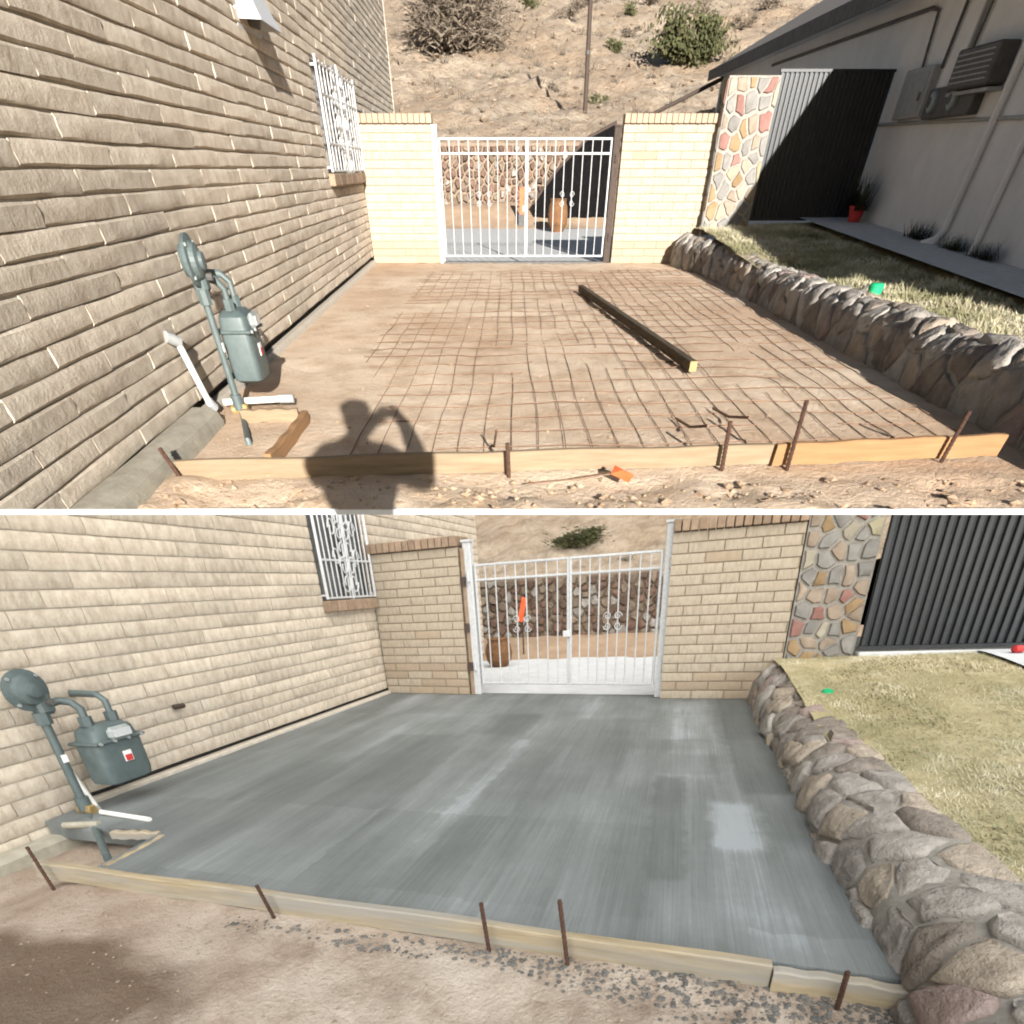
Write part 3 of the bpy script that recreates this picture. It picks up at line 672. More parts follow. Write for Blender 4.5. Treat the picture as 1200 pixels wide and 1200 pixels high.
    pipe('downspout', [(6.85, 13.0, 2.95), (6.85, 13.2, .62), (6.80, 13.3, .50), (6.66, 13.4, .45)], .06, STUCCO)
    pipe('vent_pipe', [(6.85, 12.1, 2.95), (6.85, 12.15, .42)], .05, STUCCO)
    b = P.thing('electric_panel', (6.82, 15.9, 1.69), 'tall grey electric panel on the shaded stucco wall', 'electric panel')
    P.part('box', MB().box((6.83, 15.95, 1.94), (.14, 1.0, .48), bev=.01), BOXG, b); P.part('door', MB().box((6.752, 15.95, 1.93), (.012, .86, .40), bev=.004), BOXG, b)
    P.part('lug', MB().box((6.74, 15.6, 1.9), (.02, .06, .08)), BOXD, b)
    b = P.thing('meter_box', (6.82, 14.6, 1.66), 'meter box with two round dials on the shaded stucco wall', 'meter box')
    P.part('box', MB().box((6.82, 14.5, 1.81), (.16, 1.5, .28), bev=.012), BOXD, b)
    for yy in (14.95, 14.3): 
        d = P.part('dial', MB().lathe([(.10, 0), (.10, .05), (.085, .07), (.04, .08)], (6.74, yy, 1.82), (-1, 0, 0), 18), METERL, b); P.part('dial_face', MB().lathe([(.05, 0), (.05, .004)], (6.656, yy, 1.82), (-1, 0, 0), 14), BOXD, d)
    b = P.thing('cooler_unit', (6.7, 14.1, 1.85), 'brownish evaporative cooler box hung on the shaded stucco wall', 'cooler')
    P.part('cabinet', MB().box((6.76, 13.9, 2.06), (.28, 1.15, .34), bev=.02), BOXD, b)
    for i in range(6): P.part('louver', MB().box((6.615, 13.9, 1.95 + i * .045), (.02, 1.0, .012)), BOXG, b)
    P.part('bracket', MB().box((6.78, 13.9, 1.86), (.22, 1.2, .03)), BOXG, b)
    # ---- lawn, walk and its retaining wall
    def zl(x, y):
        l = .25 + .23 * sm(10.5, 16.8, y); r = max(.25, .28 + (y - 9) * .034); f = min(1, max(0, (x - 4.0) / 2.8)); return l + (r - l) * f + .012 * fb(x, y, 1.5, 4)
    P.tag(P.top('lawn', sheet(lin(3.75, 6.95, 40), lin(3.4, 17.25, 90), zl), TURF), kind='structure')
    grass(P, (3.75, 5.85), (4.6, 17.1), zl, 60000, .085, .009, lambda x, y: x < 5.8 + .1 * fb(x, y, 1) and (x > 4.12 or (y > 13.5 and x > 3.75)), 'dry straw coloured grass on the lawn, above the bare dirt yard', STRAW, 3)
    P.tag(P.top('walk', sheet([5.82, 6.9], lin(3.4, 17.1, 30), lambda x, y: zl(x, y) * .0 + max(.27, .30 + (y - 9) * .034) + .035), CONC), kind='structure')
    def bend(u): return (.0 - .32 * sm(14.0, 17.0, u), 1.0 + .18 * sm(12.5, 16.8, u) - .1 * sm(8, 12, u) + .12 * sm(6.5, 5, u))
    retaining(P, [(3.66, -.03), (3.68, .14), (3.71, .27), (3.82, .345), (3.98, .35), (4.18, .28)], 3.8, 17.0, 34, 4, 'shaded fieldstone retaining wall between the bare dirt yard and the lawn', 5, .016, .036, pick_field, bend)
    # ---- wire mesh on the ground
    rnd = random.Random(2); mb = MB()
    def xl(y): return -1.15 - .45 * sm(5.6, 8.0, y) - .1 * sm(8, 15, y)
    def wz(x, y): return zg(x, y) + .008 + .014 * mn.noise(Vector((x * 1.3, y * .8, 4)))
    def wx(x, y): return x + .035 * mn.noise(Vector((x * 2, y * .7, 8))), y + .09 * mn.noise(Vector((x * .8, y * .9, 15)))
    x = -1.72
    while x < 3.42:
        run = []
        for i in range(44):
            y = 4.62 + .08 * x + (15.6 - 4.62) * i / 43
            if x > xl(y) and not (mn.noise(Vector((x * 1.1, y * .45, 30))) < -.42):
                a, b = wx(x, y); run.append((a, b, wz(a, b)))
            else:
                if len(run) > 2: mb.tube(run, .0034, 4, cap=False)
                run = []
        if len(run) > 2: mb.tube(run, .0034, 4, cap=False)
        x += .19 + rnd.uniform(-.006, .006)
    y = 4.75
    while y < 15.7:
        run = []
        for i in range(40):
            x = -1.72 + 5.1 * i / 39
            if x > xl(y) and not (mn.noise(Vector((x * .7, y * 1.3, 50))) < -.38):
                a, b = wx(x, y + .08 * x); run.append((a, b, wz(a, b)))
            else:
                if len(run) > 2: mb.tube(run, .0037, 4, cap=False)
                run = []
        if len(run) > 2: mb.tube(run, .0037, 4, cap=False)
        y += .40 + rnd.uniform(-.02, .02)
    for (a, b) in (((1.30, 5.4, .03), (1.38, 4.75, .13)), ((1.66, 5.7, .03), (1.74, 5.0, .12)), ((-.15, 4.75, .02), (-.10, 4.5, .17))): mb.tube([a, ((a[0] + b[0]) / 2, (a[1] + b[1]) / 2, .05), b], .009, 5)
    P.top('wire_mesh', mb, WIRE, 'rusty welded wire mesh sheets laid over the bare dirt yard', 'wire mesh')
    # ---- forms, stakes, lumber
    board(P, 'form_board', (-2.16, 4.12, 0), (1.75, 4.40, .015), .105, .045, WOOD, 'pale pine form board across the front of the bare dirt yard', -.01)
    board(P, 'form_board', (1.77, 4.385, .02), (3.38, 4.54, .035), .115, .045, WOODO, 'orange pine form board at the retaining wall end, bare dirt yard', -.02)
    board(P, 'form_board', (-2.14, 5.40, 0), (-1.70, 5.44, 0), .075, .05, WOOD, 'short pine board at the back of the box round the gas meter foot, sunlit', 0)
    board(P, 'form_board', (-1.66, 5.42, 0), (-1.66, 4.35, 0), .075, .05, WOODO, 'short pine board along the right side of the box round the gas meter foot, sunlit', 0)
    for f, tp, lab in (((-2.10, 4.06, -.05), (-2.20, 4.10, .17), 'rusty rebar stake leaning at the left end of the sunlit form board'), ((-.02, 4.22, -.05), (-.03, 4.22, .165), 'short rusty rebar stake in the middle of the sunlit form board'),
                       ((1.42, 4.32, -.05), (1.39, 4.32, .25), 'rusty rebar stake at the joint of the pale and orange form boards'), ((1.87, 4.35, -.05), (1.84, 4.34, .345), 'tallest rusty rebar stake, at the left end of the orange form board'), ((2.96, 4.46, -.05), (2.97, 4.46, .27), 'rusty rebar stake at the right end of the orange form board')):
        stake(P, f, tp, .014, lab)
    d = (Vector((1.757, 7.02, 0)) - Vector((1.099, 12.59, 0))); L_ = d.length; a = math.atan2(d.y, d.x)
    t = P.thing('lumber_beam', (1.43, 9.8, 0), 'long dark beam of lumber lying on the wire mesh', 'lumber', None, 0)
    Rm = Matrix.Rotation(a - math.pi / 2, 3, 'Z')
    P.part('timber', MB().box((1.428, 9.8, .065), (.075, L_, .075), Rm, bev=.006), LUMBER, t)
    e = Vector((1.757, 7.02, .065)); P.part('sawn_end', MB().box(tuple(e + d.normalized() * .003), (.070, .01, .070), Rm), ENDW, t)
    # ---- small things
    b = P.thing('marker_flag', (.69, 4.05, 0), 'bright orange plastic marker lying in front of the sunlit form board', 'marker')
    P.part('flag', MB().add([(.63, 4.06, .05), (.74, 4.00, .02), (.78, 4.06, .045), (.66, 4.13, .075), (.70, 4.06, .07)], [(0, 1, 4), (1, 2, 4), (2, 3, 4), (3, 0, 4)]), ORANGE, b)
    P.part('wire_stem', MB().tube([(.64, 4.08, .045), (.40, 4.03, .03), (.10, 3.98, .02)], .004, 5), WIRE, b)
    b = P.thing('sprinkler_head', (4.43, 9.6, .28), 'small green plastic piece on the lawn above the bare dirt yard', 'sprinkler')
    P.part('body', MB().lathe([(.08, 0), (.085, .07), (.07, .09), (.0, .092)], (4.45, 9.62, .285), (0, 0, 1), 16), GREEN, b); P.part('valve_stub', MB().tube([(4.33, 9.66, .28), (4.33, 9.66, .35)], .03, 8), BOXD, b)
    b = P.thing('orange_post', (.33, 28.1, 0), 'orange marker post standing on the bank beyond the gate, above the bare dirt yard', 'marker')
    P.part('strip', MB().box((.33, 28.5, .55), (.16, .05, .55), bev=.01), ORANGE, b); P.part('foot', MB().box((.33, 28.5, .16), (.22, .14, .26)), BOXD, b); P.part('white_tag', MB().box((.52, 28.48, .78), (.16, .02, .06)), PAPER, b)
    barrel(P, (1.45, 26.8, -.01), .32, .62, 'brown clay pot standing in the shadow beyond the gate, above the bare dirt yard')
    # potted weed by the ribbed gate
    b = P.thing('flower_pot', (6.6, 16.5, .56), 'red plastic pot with a straggly weed by the ribbed gate', 'potted plant')
    P.part('pot', MB().lathe([(.10, 0), (.14, .16), (.155, .16), (.155, .19), (.12, .19), (.11, .12)], (6.62, 16.3, .585), (0, 0, 1), 16), RED, b)
    lf = MB(); r2 = random.Random(5)
    for i in range(260):
        a = r2.uniform(0, 6.28); l = r2.uniform(.1, .5); p = Vector((6.64 + r2.uniform(-.12, .12), 16.4 + r2.uniform(-.3, .3), .72)); q2 = p + Vector((math.cos(a) * l * .4, math.sin(a) * l * .8, l)); w_ = Vector((.015, .02, 0)); lf.add([p - w_, p + w_, q2], [(0, 1, 2)])
    P.part('leaves', lf, LEAF, b)
    for i, (yy, s_) in enumerate(((13.9, .9), (12.6, .7), (11.7, .8))):
        lf = MB(); 
        for k in range(140):
            a = r2.uniform(0, 6.28); l = r2.uniform(.06, .26) * s_; p = Vector((6.78 + r2.uniform(-.08, .08), yy + r2.uniform(-.35, .35), max(.27, .30 + (yy - 9) * .034) + .035)); q2 = p + Vector((math.cos(a) * l * .4, math.sin(a) * l, l)); w_ = Vector((.012, .015, 0)); lf.add([p - w_, p + w_, q2], [(0, 1, 2)])
        P.top('weed_tuft', lf, LEAF, ('tall weed tuft behind the downspout foot', 'weed tuft between downspout and vent pipe', 'weed tuft at the vent pipe foot')[i] + ' of the shaded stucco house', 'weed', 'weeds along the stucco wall', origin=(6.78, yy, .4))
    # ---- gas meter and plastic pipe
    gas_meter(P, (-2.235, 5.66, .03), td, nd, 'in hard sun above the dirt', (-1.93, 4.85, 0))
    pvc(P, 'plastic_pipe', [q(1.78, .075, .46), q(1.95, .085, .08)], .024, PVC, 'white plastic drain pipe standing against the sunlit block wall', elbows=((q(1.72, .03, .49), q(1.80, .08, .45)), (q(1.95, .08, .10), q(1.99, .10, .05))))
    pvc(P, 'plastic_pipe', [(-2.40, 5.78, .05), (-1.93, 5.84, .06)], .021, PVC, 'white plastic pipe lying level at the foot of the sunlit gas meter', elbows=(((-1.95, 5.84, .06), (-1.83, 5.85, .06)),))
    # ---- hillside growth, pole and railing
    bz = lambda x, y: zh(x, y) - .1
    shrub(P, (-2.7, 49, bz(-2.7, 49)), 2.7, 2.2, 1.35, 9000, TWIG, 'big bare grey shrub on the sunlit hillside above the left brick pier', 20, .075, True)
    shrub(P, (8.2, 46, bz(8.2, 46)), 1.6, 1.2, .75, 3600, LEAF, 'dark green leafy shrub on the hillside behind the right brick wall', 12, .10, False)
    k = 0
    for (x, y, s_) in ((1.3, 62, .8), (3.2, 58, .7), (9.0, 66, .9), (7.0, 60, .6), (11.5, 62, .8), (13.5, 58, .6), (5.2, 50, .5), (6.4, 54, .55), (1.8, 41, .35), (3.6, 39, .4), (11, 52, .5), (15.8, 62, .8), (-.6, 44, .3), (5.0, 66, .8), (9.6, 58, .5), (12.8, 70, .9)):
        names = ('low brush clump high on the hill in the middle', 'brush clump just right of the big bare shrub', 'brush clump near the top of the hill right of the pole', 'small brush clump right of the pole at mid height', 'brush clump high on the hill left of the roof edge', 'small brush clump right above the roof edge', 'small brush clump left of the pole at mid height', 'brush clump touching the pole at mid height', 'tiny brush clump low on the hill above the gate', 'brush clump low on the hill above the gate, left of the railing', 'small brush clump above the dark green shrub', 'brush clump at the top right of the hill', 'tiny brush clump low on the hill by the big bare shrub', 'brush clump at the top of the hill beside the pole', 'small brush clump between pole and roof edge', 'brush clump at the very top right of the hillside')
        shrub(P, (x, y, bz(x, y)), s_ * 1.1, s_ * .9, s_ * .5, 700, LEAF if k % 3 == 0 else TWIG, names[k], 7, .06 + .02 * s_, True, 'brush_clump', 'brush'); k += 1
    t = P.thing('utility_pole', (2.75, 35, bz(2.75, 35)), 'thin rust brown pole standing on the hillside behind the gate', 'pole')
    P.part('shaft', MB().tube([(2.78, 35, 1.2), (2.66, 35, 6.2)], [.085, .07], 10), DARKST, t); P.part('band', MB().tube([(2.72, 35, 3.6), (2.718, 35, 3.68)], .095, 10), BOXD, t)
    t = P.thing('railing', (6.5, 31.0, 1.6), 'dark sloping pipe railing with a post behind the right brick wall', 'railing')
    P.part('handrail', MB().tube([(3.0, 30.9, 1.75), (6.95, 30.9, 2.95), (7.9, 31.4, 2.75)], .045, 8), DARKST, t)
    P.part('post', MB().box((6.9, 30.9, 2.2), (.16, .16, 1.7)), BOXG, t); P.part('post', MB().box((4.6, 30.9, 1.9), (.08, .08, .8)), DARKST, t)
    t = P.thing('shadow_cutout', (1.9, 29.4, 0), 'black sloping cheek wall seen through the right of the sunlit gate', 'shadow stand-in')  # black shape added in place of the diagonal shadow beyond the gate
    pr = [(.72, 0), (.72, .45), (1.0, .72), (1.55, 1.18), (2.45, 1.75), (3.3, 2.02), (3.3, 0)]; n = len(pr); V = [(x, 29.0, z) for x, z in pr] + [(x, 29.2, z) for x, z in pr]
    P.part('cutout', MB().add(V, [tuple(range(n)), tuple(reversed(range(n, 2 * n)))] + [(i, i + n, (i + 1) % n + n, (i + 1) % n) for i in range(n)]), SHADEP, t)
    for (xa, za), (xb, zb_) in zip(pr[1:5], pr[2:6]): P.part('cutout_edge', MB().tube([(xa, 29.0, za + .03), (xb, 29.0, zb_ + .03)], .035, 6), DARKST, t)
    clods(P, 1600, (-8, 22), (31, 66), zh, .03, .2, HSTONE, 'loose stones scattered over the sunlit hillside', lambda x, y, r: True, 14, 'hillside_stones', 'stones')
    mb = MB(); r3 = random.Random(77)
    while len(mb.f) < 9000:
        x, y = r3.uniform(-7, 22), r3.uniform(31, 72)
        if fb(x, y, .25, 3, 3) < -.05 and r3.random() < .8: continue
        s_ = r3.uniform(.06, .30) ** 1.0; z = zh(x, y)
        for _ in range(r3.randrange(8, 26)):
            a_ = r3.uniform(0, 6.28); p_ = Vector((x + r3.gauss(0, s_ * .5), y + r3.gauss(0, s_ * .5), z - .02)); d_ = Vector((math.cos(a_) * s_ * .5, math.sin(a_) * s_ * .5, s_ * r3.uniform(.3, 1))); w_ = Vector((.02, .012, 0))
            mb.add([p_ - w_, p_ + w_, p_ + d_], [(0, 1, 2)])
    P.top('scrub_tufts', mb, TWIG, 'small dry scrub tufts dotted over the sunlit hillside', 'scrub', kind='stuff')
    clods(P, 420, (-2.1, 3.3), (3.5, 4.2), zg, .008, .04, PEBBLE, 'loose dirt clods in front of the sunlit form boards', lambda x, y, r: True, 4)
    clods(P, 500, (-2.3, 3.4), (4.5, 15), zg, .006, .022, PEBBLE, 'small dirt crumbs scattered over the wire mesh', lambda x, y, r: True, 9)

def build_photographer():
    P = UP
    root = P.thing('person', (.14, -.6, .12), 'person holding up a phone, seen as a shadow on the bare dirt yard', 'person')
    J = {'pelvis': (.13, -.62, 1.02), 'spine': (.14, -.62, 1.24), 'chest': (.15, -.62, 1.44), 'neck': (.19, -.6, 1.63), 'head0': (.20, -.59, 1.71), 'head': (.21, -.58, 1.81), 'crown': (.215, -.59, 1.89),
         'sl': (-.06, -.62, 1.51), 'el': (-.17, -.46, 1.38), 'wl': (.31, -.25, 1.73), 'sr': (.40, -.62, 1.50), 'er': (.56, -.48, 1.36), 'wr': (.51, -.30, 1.68), 'hr': (.49, -.26, 1.74),
         'hl': (.03, -.62, .95), 'kl': (.01, -.58, .54), 'al': (.01, -.64, .17), 'tl': (.0, -.45, .12), 'hr2': (.23, -.62, .95), 'kr': (.26, -.58, .54), 'ar': (.27, -.64, .17), 'tr': (.29, -.45, .12)}
    rad = {'pelvis': (.24, .14), 'spine': (.28, .15), 'chest': (.25, .15), 'neck': (.075, .075), 'head0': (.10, .10), 'head': (.135, .13), 'crown': (.105, .10), 'sl': (.13, .13), 'el': (.10, .10), 'wl': (.055, .05), 'sr': (.13, .13), 'er': (.095, .095), 'wr': (.06, .055), 'hr': (.05, .04),
           'hl': (.11, .11), 'kl': (.075, .075), 'al': (.05, .05), 'tl': (.045, .03), 'hr2': (.11, .11), 'kr': (.075, .075), 'ar': (.05, .05), 'tr': (.045, .03)}
    E = [('pelvis', 'spine'), ('spine', 'chest'), ('chest', 'neck'), ('neck', 'head0'), ('head0', 'head'), ('head', 'crown'), ('chest', 'sl'), ('sl', 'el'), ('el', 'wl'), ('chest', 'sr'), ('sr', 'er'), ('er', 'wr'), ('wr', 'hr'),
         ('pelvis', 'hl'), ('hl', 'kl'), ('kl', 'al'), ('al', 'tl'), ('pelvis', 'hr2'), ('hr2', 'kr'), ('kr', 'ar'), ('ar', 'tr')]
    ks = list(J); V = [Vector(J[k]) - Vector(root['_o']) for k in ks]; Ed = [(ks.index(a), ks.index(b)) for a, b in E]; Rr = [rad[k] for k in ks]
    for wk, dirn in (('wl', Vector((.09, .02, .02))), ('hr', Vector((-.09, .03, .01)))):      # fingers round the phone
        wi = ks.index(wk); b0 = V[wi]
        for f in range(5):
            p = b0 + dirn * .4 + Vector((0, .02 * (f - 2), .028 * (f - 2))); q_ = p + dirn * (.5 if f else .3)
            V += [p, q_]; Rr += [(.012, .012), (.010, .010)]; n = len(V); Ed += [(wi, n - 2), (n - 2, n - 1)]
    me = bpy.data.meshes.new('body'); me.from_pydata([tuple(v) for v in V], Ed, []); me.materials.append(CLOTH)
    o = bpy.data.objects.new('body', me); P.link(o); o.parent = root
    s_ = o.modifiers.new('skin', 'SKIN'); o.modifiers.new('sub', 'SUBSURF').levels = 1
    for i, r_ in enumerate(Rr): me.skin_vertices[0].data[i].radius = r_
    me.skin_vertices[0].data[0].use_root = True
    P.part('nose', MB().box((.22, -.455, 1.80), (.03, .05, .05), bev=.012), SKIN, root)
    P.part('hair', MB().lathe([(.125, 0), (.13, .04), (.105, .09), (.04, .115)], (.215, -.60, 1.86), (0, 0, 1), 16), CLOTH, root)
    P.top('phone', MB().box((.40, -.23, 1.75), (.17, .012, .085), bev=.006), PHONE, 'phone held up in both hands by the person casting the shadow', 'phone', origin=(.40, -.23, 1.7))
build_before(); build_photographer()

# ================================================================== the yard after the pour
def slab_material():
    m = bpy.data.materials.new('fresh_concrete'); m.use_nodes = True; N = m.node_tree.nodes; Lk = m.node_tree.links.new; b = N['Principled BSDF']
    tc = N.new('ShaderNodeTexCoord')
    def noise(scale, st, det=4, rough=.6):
        mu = N.new('ShaderNodeVectorMath'); mu.operation = 'MULTIPLY'; mu.inputs[1].default_value = st; Lk(tc.outputs['Object'], mu.inputs[0])
        n = N.new('ShaderNodeTexNoise'); n.inputs['Scale'].default_value = scale; n.inputs['Detail'].default_value = det; n.inputs['Roughness'].default_value = rough; Lk(mu.outputs[0], n.inputs['Vector']); return n.outputs['Fac']
    def math_(op, a, b_=None, c=None):
        n = N.new('ShaderNodeMath'); n.operation = op
        for i, v in enumerate((a, b_, c)):
            if v is None: continue
            if isinstance(v, (int, float)): n.inputs[i].default_value = v
            else: Lk(v, n.inputs[i])
        return n.outputs[0]
    sx = N.new('ShaderNodeSeparateXYZ'); 
    wob = N.new('ShaderNodeTexNoise'); wob.inputs['Scale'].default_value = 9; Lk(tc.outputs['Object'], wob.inputs['Vector'])
    wv = N.new('ShaderNodeVectorMath'); wv.operation = 'SCALE'; wv.inputs['Scale'].default_value = .10; Lk(wob.outputs['Color'], wv.inputs[0])
    av = N.new('ShaderNodeVectorMath'); av.operation = 'ADD'; Lk(tc.outputs['Object'], av.inputs[0]); Lk(wv.outputs[0], av.inputs[1]); Lk(av.outputs[0], sx.inputs[0])
    def box(x0, x1, y0, y1, soft, amp):
        def edge(o, a, c):
            r1 = N.new('ShaderNodeMapRange'); r1.interpolation_type = 'SMOOTHSTEP'; r1.inputs[1].default_value = a; r1.inputs[2].default_value = c; Lk(o, r1.inputs[0]); return r1.outputs[0]
        X, Y = sx.outputs[0], sx.outputs[1]
        p = math_('MULTIPLY', math_('MULTIPLY', edge(X, x0, x0 + soft), edge(X, x1 + soft, x1)), math_('MULTIPLY', edge(Y, y0, y0 + soft * 2), edge(Y, y1 + soft * 2, y1)))
        return math_('MULTIPLY', p, amp)
    v = math_('MULTIPLY_ADD', noise(1, (2.6, .28, 1), 6), 1.15, -.33)                   # float strokes along the slab
    v = math_('MULTIPLY_ADD', noise(1, (95, 1.3, 1), 4), .5, v)                        # broom lines
    sn = N.new('ShaderNodeVectorMath'); sn.operation = 'SNAP'; sn.inputs[1].default_value = (.42, .95, 10); Lk(av.outputs[0], sn.inputs[0])
    wn = N.new('ShaderNodeTexWhiteNoise'); Lk(sn.outputs[0], wn.inputs['Vector']); v = math_('MULTIPLY_ADD', wn.outputs['Value'], .14, v)
    v = math_('MULTIPLY_ADD', noise(38, (1, .5, 1), 3, .8), .16, v)
    v = math_('MULTIPLY_ADD', noise(1.3, (1, 1, 1), 5), .55, v)                        # moisture clouds
    for a in ((.29, .56, 2.55, 3.2, .07, .29), (.05, .42, 4.2, 6.3, .08, .16), (-.02, .16, 2.2, 3.7, .04, -.2), (.0, .55, 1.7, 2.0, .12, .12), (-1.28, -1.16, 2.2, 4.6, .05, .16), (.50, .9, 3.4, 6.6, .05, -.22), (-.3, .3, 3.6, 4.3, .1, .12),
              (-.9, -.2, 5.4, 6.6, .1, .14), (-1.9, -1.3, 4.7, 5.6, .1, -.16), (.25, .85, 1.7, 2.6, .15, .12), (-3.7, -1.9, 1.6, 3.6, .5, -.14)):
        v = math_('ADD', v, box(*a))
    cr = N.new('ShaderNodeValToRGB'); e = cr.color_ramp.elements; e.new(.5); e.new(.7)
    for k, (pos, c) in enumerate(((.38, (.080, .090, .089)), (.66, (.132, .145, .144)), (.84, (.182, .199, .201)), (1.0, (.27, .295, .31)))): e[k].position = pos; e[k].color = (*c, 1)
    sc_ = math_('MULTIPLY', v, .78); Lk(sc_, cr.inputs[0]); Lk(cr.outputs[0], b.inputs['Base Color'])
    b.inputs['Roughness'].default_value = .62; b.inputs['Specular IOR Level'].default_value = .35
    bp = N.new('ShaderNodeBump'); bp.inputs['Strength'].default_value = .35; bp.inputs['Distance'].default_value = .004
    hgt = math_('ADD', noise(1, (70, 1.2, 1), 3), math_('MULTIPLY', noise(60, (1, 1, 1), 3), .6)); Lk(hgt, bp.inputs['Height']); Lk(bp.outputs[0], b.inputs['Normal'])
    return m

def damp_dirt():
    """pale dirt with one dark damp stain"""
    m = DIRT_A.copy(); m.name = 'pale_dirt_with_damp_stain'; N = m.node_tree.nodes; Lk = m.node_tree.links.new; b = N['Principled BSDF']
    src = b.inputs['Base Color'].links[0].from_socket; tc = N.new('ShaderNodeTexCoord')
    mp = N.new('ShaderNodeMapping'); mp.inputs['Location'].default_value = (2.45 / .85, -.98 / .36, 0); mp.inputs['Scale'].default_value = (1 / .85, 1 / .36, 0); Lk(tc.outputs['Object'], mp.inputs[0])
    nz = N.new('ShaderNodeTexNoise'); nz.inputs['Scale'].default_value = 3.2; nz.inputs['Detail'].default_value = 7; Lk(tc.outputs['Object'], nz.inputs['Vector'])
    ln = N.new('ShaderNodeVectorMath'); ln.operation = 'LENGTH'; Lk(mp.outputs[0], ln.inputs[0])
    ad = N.new('ShaderNodeMath'); ad.operation = 'ADD'; Lk(ln.outputs['Value'], ad.inputs[0]); Lk(nz.outputs['Fac'], ad.inputs[1])
    mr = N.new('ShaderNodeMapRange'); mr.inputs[1].default_value = 1.62; mr.inputs[2].default_value = 1.25; mr.inputs[3].default_value = 0; mr.inputs[4].default_value = .85; Lk(ad.outputs[0], mr.inputs[0])
    mx = N.new('ShaderNodeMix'); mx.data_type = 'RGBA'; mx.inputs[7].default_value = (.135, .088, .056, 1); Lk(mr.outputs[0], mx.inputs[0]); Lk(src, mx.inputs[6]); Lk(mx.outputs[2], b.inputs['Base Color'])
    return m

